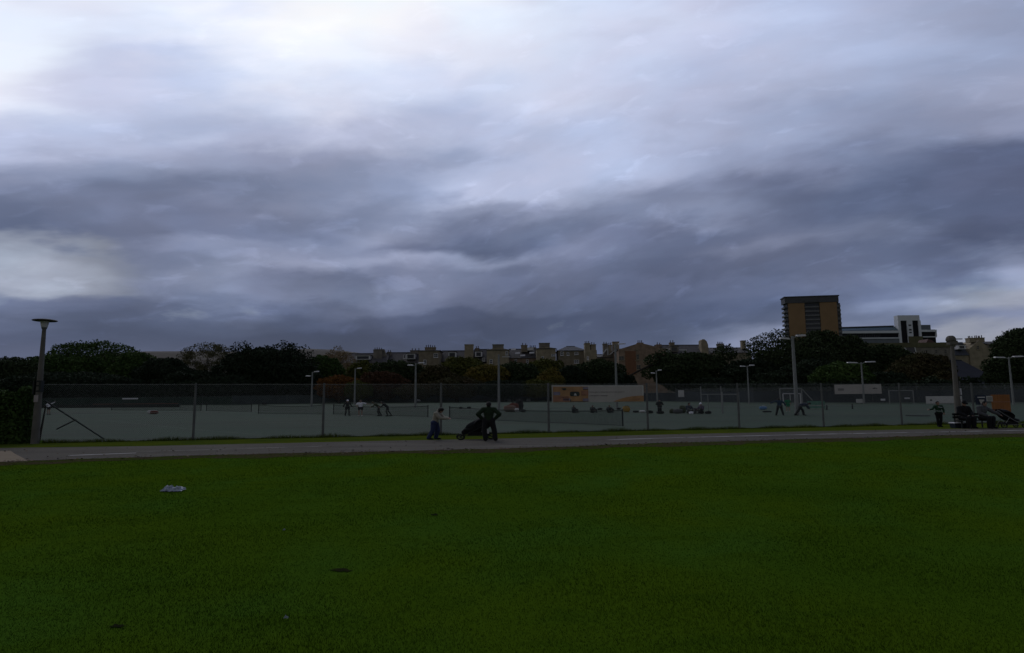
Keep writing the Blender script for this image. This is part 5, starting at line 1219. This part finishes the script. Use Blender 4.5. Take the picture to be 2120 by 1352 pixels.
bag('small dark bag on the ground line above the nearest net, left of the man', 954, 846.5, 8, 3.5, 'black'); bag('dark bag beyond the nearest net, just left of the man in green', 971, 845.5, 9, 3, 'black')
bag('pale football resting near the far netting behind the first net', 547, 838, 9, 4, 'black', False, 'kit_bag', 'bag')
# teal low boards / barrier
a = GD(1671, 76); c = GD(1707, 74); rt = thing('barrier', 'low teal fabric barrier right of the navy player', 'barrier', a)
q = c-a; b = MB(); an = math.atan2(q.y, q.x); b.box((q.x/2, q.y/2, .72), (q.length, .04, .44), an); b.box((q.x/2, q.y/2, .22), (q.length, .04, .24), an); b.build('panel', M['tealboard'], rt)
b = MB()
for e in (0, .5, 1): b.tube([(q.x*e, q.y*e+.03, 0), (q.x*e, q.y*e+.03, .95)], .03, 6)
b.build('stake', M['postdark'], rt)
# short dark practice posts
for px, py, lab in ((1712, 849, 'short dark post right of the teal barrier'), (1765, 847, 'short dark post under the grey-white banner')):
    g = GP(px, py); rt = thing('bollard', lab, 'post', g); b = MB(); b.lathe([(.09, 0), (.085, .45), (.10, .5), (.06, .58)], 8); b.build('shaft', M['postdark'], rt)
a = GP(1879, 861); c = GP(1922, 862.5); rt = thing('ground_mat', 'long dark mat lying on the court left of the boy in green', 'mat', a)
q = c-a; b = MB(); b.box((q.x/2, q.y/2, .05), (q.length, .5, .05), math.atan2(q.y, q.x)); b.build('sheet', M['postdark'], rt)
a = GD(864, 62); c = GD(884, 61)
# ------------------------------------------------------------------ litter on the grass
def crumple(label, px, py, w_, h_, seed, name='litter', cat='litter'):
    g = GP(px, py, 0); k = g.y/F; rg_ = random.Random(seed); n = 15; vs = []
    W__, H__ = w_*k, h_*k
    for j in range(n):
        for i in range(n):
            u, v_ = i/(n-1)*2-1, j/(n-1)*2-1; rr = max(abs(u), abs(v_)); 
            zz = H__*(max(0, 1-rr**2.2))*(.55+.9*rg_.random())*(.7+.3*math.sin(u*5+seed))
            vs.append((u*W__/2*(1+.12*rg_.uniform(-1, 1)), v_*W__*.35*(1+.15*rg_.uniform(-1, 1))+.05*W__*u*u, .012+zz+.012*rg_.random()))
    b = MB(); b.add(vs, [(j*n+i, j*n+i+1, (j+1)*n+i+1, (j+1)*n+i) for j in range(n-1) for i in range(n-1)]); o = b.build('sheet', M['plastic'])
    rt_ = thing(name, label, cat, (g.x, g.y, 0)); o.parent = rt_
    return rt_
crumple('crumpled grey-white plastic sheet lying on the grass at the left', 357, 1017, 40, 11, 4, 'plastic_sheet', 'litter')
crumple('tiny white scrap of litter on the grass below the crumpled sheet', 588, 1100, 4.5, 2.5, 6)
crumple('small pale scrap of litter near the bottom of the grass', 592, 1284, 8, 3.5, 9)

# ------------------------------------------------------------------ sky and light
SUN_EL, SUN_AZ = R(42), R(-22)     # veiled sun, ahead and to the left
w = bpy.data.worlds.new('World'); S.world = w; w.use_nodes = True
nt = w.node_tree; N = nt.nodes; K = nt.links
for n in list(N): N.remove(n)
out = N.new('ShaderNodeOutputWorld'); bg = N.new('ShaderNodeBackground'); bg.inputs['Strength'].default_value = 0.1
K.new(bg.outputs[0], out.inputs['Surface'])
sky = N.new('ShaderNodeTexSky'); sky.sky_type = 'NISHITA'; sky.sun_disc = False; sky.sun_elevation = SUN_EL; sky.sun_rotation = SUN_AZ
tc = N.new('ShaderNodeTexCoord'); sp = N.new('ShaderNodeSeparateXYZ'); K.new(tc.outputs['Generated'], sp.inputs[0])
def math_(op, a, b=None, c=None, clamp=False):
    n = N.new('ShaderNodeMath'); n.operation = op; n.use_clamp = clamp
    for i, v in enumerate((a, b, c)):
        if v is None: continue
        if isinstance(v, (int, float)): n.inputs[i].default_value = v
        else: K.new(v, n.inputs[i])
    return n.outputs[0]
x, y, z = sp.outputs
az = math_('ARCTAN2', x, y)
hor = math_('SQRT', math_('ADD', math_('MULTIPLY', x, x), math_('MULTIPLY', y, y)))
v = math_('DIVIDE', z, math_('MAXIMUM', y, math_('MULTIPLY_ADD', hor, .5, .0005)))
vs_ = math_('SUBTRACT', v, math_('MULTIPLY', math_('MAXIMUM', math_('ADD', az, .1), 0.0), .20))
def noise(sx, sy, off, det, rough=.55, dist=0.0):
    c = N.new('ShaderNodeCombineXYZ'); K.new(math_('MULTIPLY', az, sx), c.inputs[0]); K.new(math_('MULTIPLY_ADD', vs_, sy, off), c.inputs[1]); c.inputs[2].default_value = off
    n = N.new('ShaderNodeTexNoise'); n.inputs['Scale'].default_value = 1.0; n.inputs['Detail'].default_value = det; n.inputs['Roughness'].default_value = rough; n.inputs['Distortion'].default_value = dist
    K.new(c.outputs[0], n.inputs['Vector']); return n.outputs['Fac']
nA = noise(4.8, 10.0, 3.1, 4.5, .52); nB = noise(4.8, 12.0, 17.3, 5, .52); nC = noise(5.0, 11.0, 31.7, 7, .54, .3); nD = noise(2.6, 5.5, 47.9, 4, .5)
# warp
azw = math_('MULTIPLY_ADD', math_('SUBTRACT', nA, .5), .28, az)
vw = math_('MULTIPLY_ADD', math_('SUBTRACT', nB, .5), .13, v)
s = math_('MULTIPLY_ADD', azw, 1/R(120), .5, clamp=True)
# cloud cover brightness (0-255) sampled by direction; rows by height above the horizon, columns by bearing
C10 = [0, 235, 470, 705, 940, 1180, 1415, 1650, 1885, 2120]
C18 = [0, 100, 220, 320, 440, 560, 680, 800, 920, 1060, 1200, 1340, 1480, 1640, 1800, 1960, 2060, 2120]
GRID = [
 (-420, [130, 140, 145, 145, 145, 140, 135, 130, 125, 120]),  # overhead row, out of view, darkened to weaken the light
 (-150, [205, 215, 215, 225, 222, 205, 190, 175, 160, 155]),
 (-20, [228, 240, 234, 250, 246, 222, 206, 188, 174, 166]),
 (40, [242, 230, 244, 252, 244, 224, 212, 196, 178, 165]),
 (100, [246, 208, 236, 244, 236, 220, 206, 194, 178, 160]),
 (180, [242, 206, 216, 222, 216, 214, 194, 184, 168, 168]),
 (270, [196, 190, 180, 184, 190, 196, 182, 162, 148, 148]),
 (340, [138, 158, 154, 146, 168, 194, 170, 142, 114, 98]),
 (400, [128, 125, 122, 122, 128, 136, 146, 158, 186, 188, 174, 142, 135, 112, 104, 100, 97, 95]),
 (440, [114, 118, 118, 117, 116, 122, 130, 142, 146, 150, 140, 140, 144, 112, 108, 100, 96, 94]),
 (480, [108, 112, 114, 115, 116, 120, 128, 152, 122, 122, 120, 112, 110, 116, 124, 106, 94, 92]),
 (508, [1152, 1152, 1138, 130, 140, 136, 140, 128, 106, 108, 124, 110, 112, 130, 122, 100, 92, 98]),
 (538, [1168, 1170, 1150, 140, 150, 146, 150, 150, 150, 138, 116, 104, 104, 110, 108, 102, 128, 140]),
 (572, [1168, 1166, 1140, 130, 140, 124, 114, 116, 124, 112, 108, 100, 102, 108, 108, 112, 150, 160]),
 (602, [1152, 1150, 1130, 126, 122, 122, 122, 128, 122, 106, 99, 95, 99, 106, 122, 1134, 1148, 1156]),
 (632, [108, 104, 100, 100, 102, 99, 99, 108, 108, 98, 91, 88, 92, 108, 148, 1152, 1152, 1146]),
 (662, [92, 90, 89, 88, 86, 83, 81, 80, 78, 77, 80, 85, 95, 112, 126, 122, 130, 134]),
 (695, [82, 81, 80, 80, 77, 73, 70, 68, 68, 74, 83, 93, 122, 144, 134, 1152, 1158, 1154]),
 (790, [88, 88, 88, 88, 86, 83, 80, 78, 78, 84, 92, 104, 128, 146, 150, 160, 166, 160]),
]
def lin(c):
    c = max(0, min(255, c))/255.0
    return c/12.92 if c <= .04045 else ((c+.055)/1.055)**2.4
def cloud_rgb(L_):
    if L_ >= 1000: return [lin(L_-1006), lin(L_-1001), lin(L_-984)]
    bl = 27 if L_ < 200 else 27-(L_-200)*.34
    return [lin(L_-(9.5 if L_ < 190 else 9.5-(L_-190)*.09)), lin(L_-1), lin(min(255, L_+bl))]
prev = None; pv = None
for py, row in GRID[::-1]:
    cr = N.new('ShaderNodeValToRGB'); cr.color_ramp.interpolation = 'CARDINAL' if py > 0 else 'EASE'
    el = cr.color_ramp.elements
    r0 = ray(1060, py)
    for i, (px, L_) in enumerate(zip(C10 if len(row) == 10 else C18, row)):
        r_ = ray(px, py); a_ = math.atan2(r_.x, r_.y)
        pos = a_/R(120)+.5
        e = el[i] if i < 2 else el.new(pos)
        e.position = pos; e.color = (*[min(1.0, c) for c in cloud_rgb(L_)], 1)
    K.new(s, cr.inputs['Fac'])
    if prev is None: prev, pv = cr.outputs['Color'], r0.z
    else:
        mr = N.new('ShaderNodeMapRange'); mr.interpolation_type = 'SMOOTHERSTEP' if False else 'SMOOTHSTEP'
        mr.inputs['From Min'].default_value = pv; mr.inputs['From Max'].default_value = r0.z; K.new(vw, mr.inputs['Value'])
        mx = N.new('ShaderNodeMix'); mx.data_type = 'RGBA'; K.new(mr.outputs['Result'], mx.inputs['Factor']); K.new(prev, mx.inputs[6]); K.new(cr.outputs['Color'], mx.inputs[7])
        prev, pv = mx.outputs[2], r0.z
# fine cloud structure
det = math_('MULTIPLY_ADD', math_('SUBTRACT', nC, .5), .80, 1.0)
det = math_('MULTIPLY', det, math_('MULTIPLY_ADD', math_('SUBTRACT', nD, .5), .35, 1.0))
nE = noise(5.0, 12.5, 61.3, 6, .5, .25); lump = N.new('ShaderNodeMapRange'); lump.interpolation_type = 'SMOOTHSTEP'; lump.inputs['From Min'].default_value = .45; lump.inputs['From Max'].default_value = .57; lump.inputs['To Min'].default_value = .90; lump.inputs['To Max'].default_value = 1.10; K.new(nE, lump.inputs['Value'])
det = math_('MULTIPLY', det, lump.outputs['Result'])
nF = noise(13.0, 32.0, 83.9, 5, .55, .5); wisp = N.new('ShaderNodeMapRange'); wisp.interpolation_type = 'SMOOTHSTEP'; wisp.inputs['From Min'].default_value = .56; wisp.inputs['From Max'].default_value = .72; wisp.inputs['To Min'].default_value = .985; wisp.inputs['To Max'].default_value = 1.24; K.new(nF, wisp.inputs['Value'])
det = math_('MULTIPLY', det, wisp.outputs['Result'])
# brighter cloud tops have softer structure
bw = N.new('ShaderNodeRGBToBW'); K.new(prev, bw.inputs[0])
soft = math_('SUBTRACT', 1.0, math_('MULTIPLY', bw.outputs[0], .75), clamp=True)
hi = N.new('ShaderNodeMapRange'); hi.inputs['From Min'].default_value = .22; hi.inputs['From Max'].default_value = .48; hi.inputs['To Min'].default_value = 1.0; hi.inputs['To Max'].default_value = .5; K.new(v, hi.inputs['Value'])
det = math_('MULTIPLY_ADD', math_('SUBTRACT', det, 1.0), math_('MULTIPLY', soft, hi.outputs['Result']), 1.0)
# patches of faintly warmer and cooler cloud
tn = N.new('ShaderNodeMix'); tn.data_type = 'RGBA'; tm = N.new('ShaderNodeMapRange'); tm.inputs['From Min'].default_value = .35; tm.inputs['From Max'].default_value = .65; K.new(nA, tm.inputs['Value'])
K.new(tm.outputs['Result'], tn.inputs['Factor']); tn.inputs[6].default_value = (.95, 1.0, 1.03, 1); tn.inputs[7].default_value = (1.025, 1.0, .985, 1)
# unseen sky behind and overhead, dimmed and warmed to lower the scene's light
bk = N.new('ShaderNodeMapRange'); bk.inputs['From Min'].default_value = .45; bk.inputs['From Max'].default_value = -.25; K.new(y, bk.inputs['Value'])
bt_ = N.new('ShaderNodeMix'); bt_.data_type = 'RGBA'; K.new(bk.outputs['Result'], bt_.inputs['Factor']); bt_.inputs[6].default_value = (1, 1, 1, 1); bt_.inputs[7].default_value = (.62, .56, .46, 1)
m1 = N.new('ShaderNodeVectorMath'); m1.operation = 'MULTIPLY'; K.new(prev, m1.inputs[0]); K.new(tn.outputs[2], m1.inputs[1])
m2 = N.new('ShaderNodeVectorMath'); m2.operation = 'MULTIPLY'; K.new(m1.outputs[0], m2.inputs[0]); K.new(bt_.outputs[2], m2.inputs[1]); prev = m2.outputs[0]
cl = N.new('ShaderNodeVectorMath'); cl.operation = 'SCALE'; K.new(prev, cl.inputs[0]); K.new(math_('MULTIPLY', det, 10.0), cl.inputs['Scale'])
fin = N.new('ShaderNodeMix'); fin.data_type = 'RGBA'
# thin places in the cover let a little of the real sky through
gap = N.new('ShaderNodeMapRange'); gap.inputs['From Min'].default_value = .60; gap.inputs['From Max'].default_value = .85; gap.inputs['To Max'].default_value = .25; K.new(nC, gap.inputs['Value'])
K.new(math_('ADD', gap.outputs['Result'], .03), fin.inputs['Factor']); K.new(cl.outputs[0], fin.inputs[6]); K.new(sky.outputs[0], fin.inputs[7])
K.new(fin.outputs[2], bg.inputs['Color'])

sd = bpy.data.lights.new('sun', 'SUN'); sd.energy = 0.5; sd.angle = R(25); sd.color = (1.0, .96, .90)
so = bpy.data.objects.new('sun', sd); C.objects.link(so)
dirv = Vector((math.sin(SUN_AZ)*math.cos(SUN_EL), math.cos(SUN_AZ)*math.cos(SUN_EL), math.sin(SUN_EL)))
so.rotation_euler = dirv.to_track_quat('Z', 'Y').to_euler(); so.location = (0, 0, 60)

S.view_settings.view_transform = 'Standard'; S.view_settings.look = 'None'; S.view_settings.exposure = 0.0; S.view_settings.gamma = 1.0
S.view_settings.use_curve_mapping = False
S.render.engine = 'CYCLES'
S.cycles.use_denoising = True
S.cycles.max_bounces = 6; S.cycles.diffuse_bounces = 3; S.cycles.transparent_max_bounces = 8
S.render.resolution_x = 1024; S.render.resolution_y = 653
bpy.context.view_layer.update()
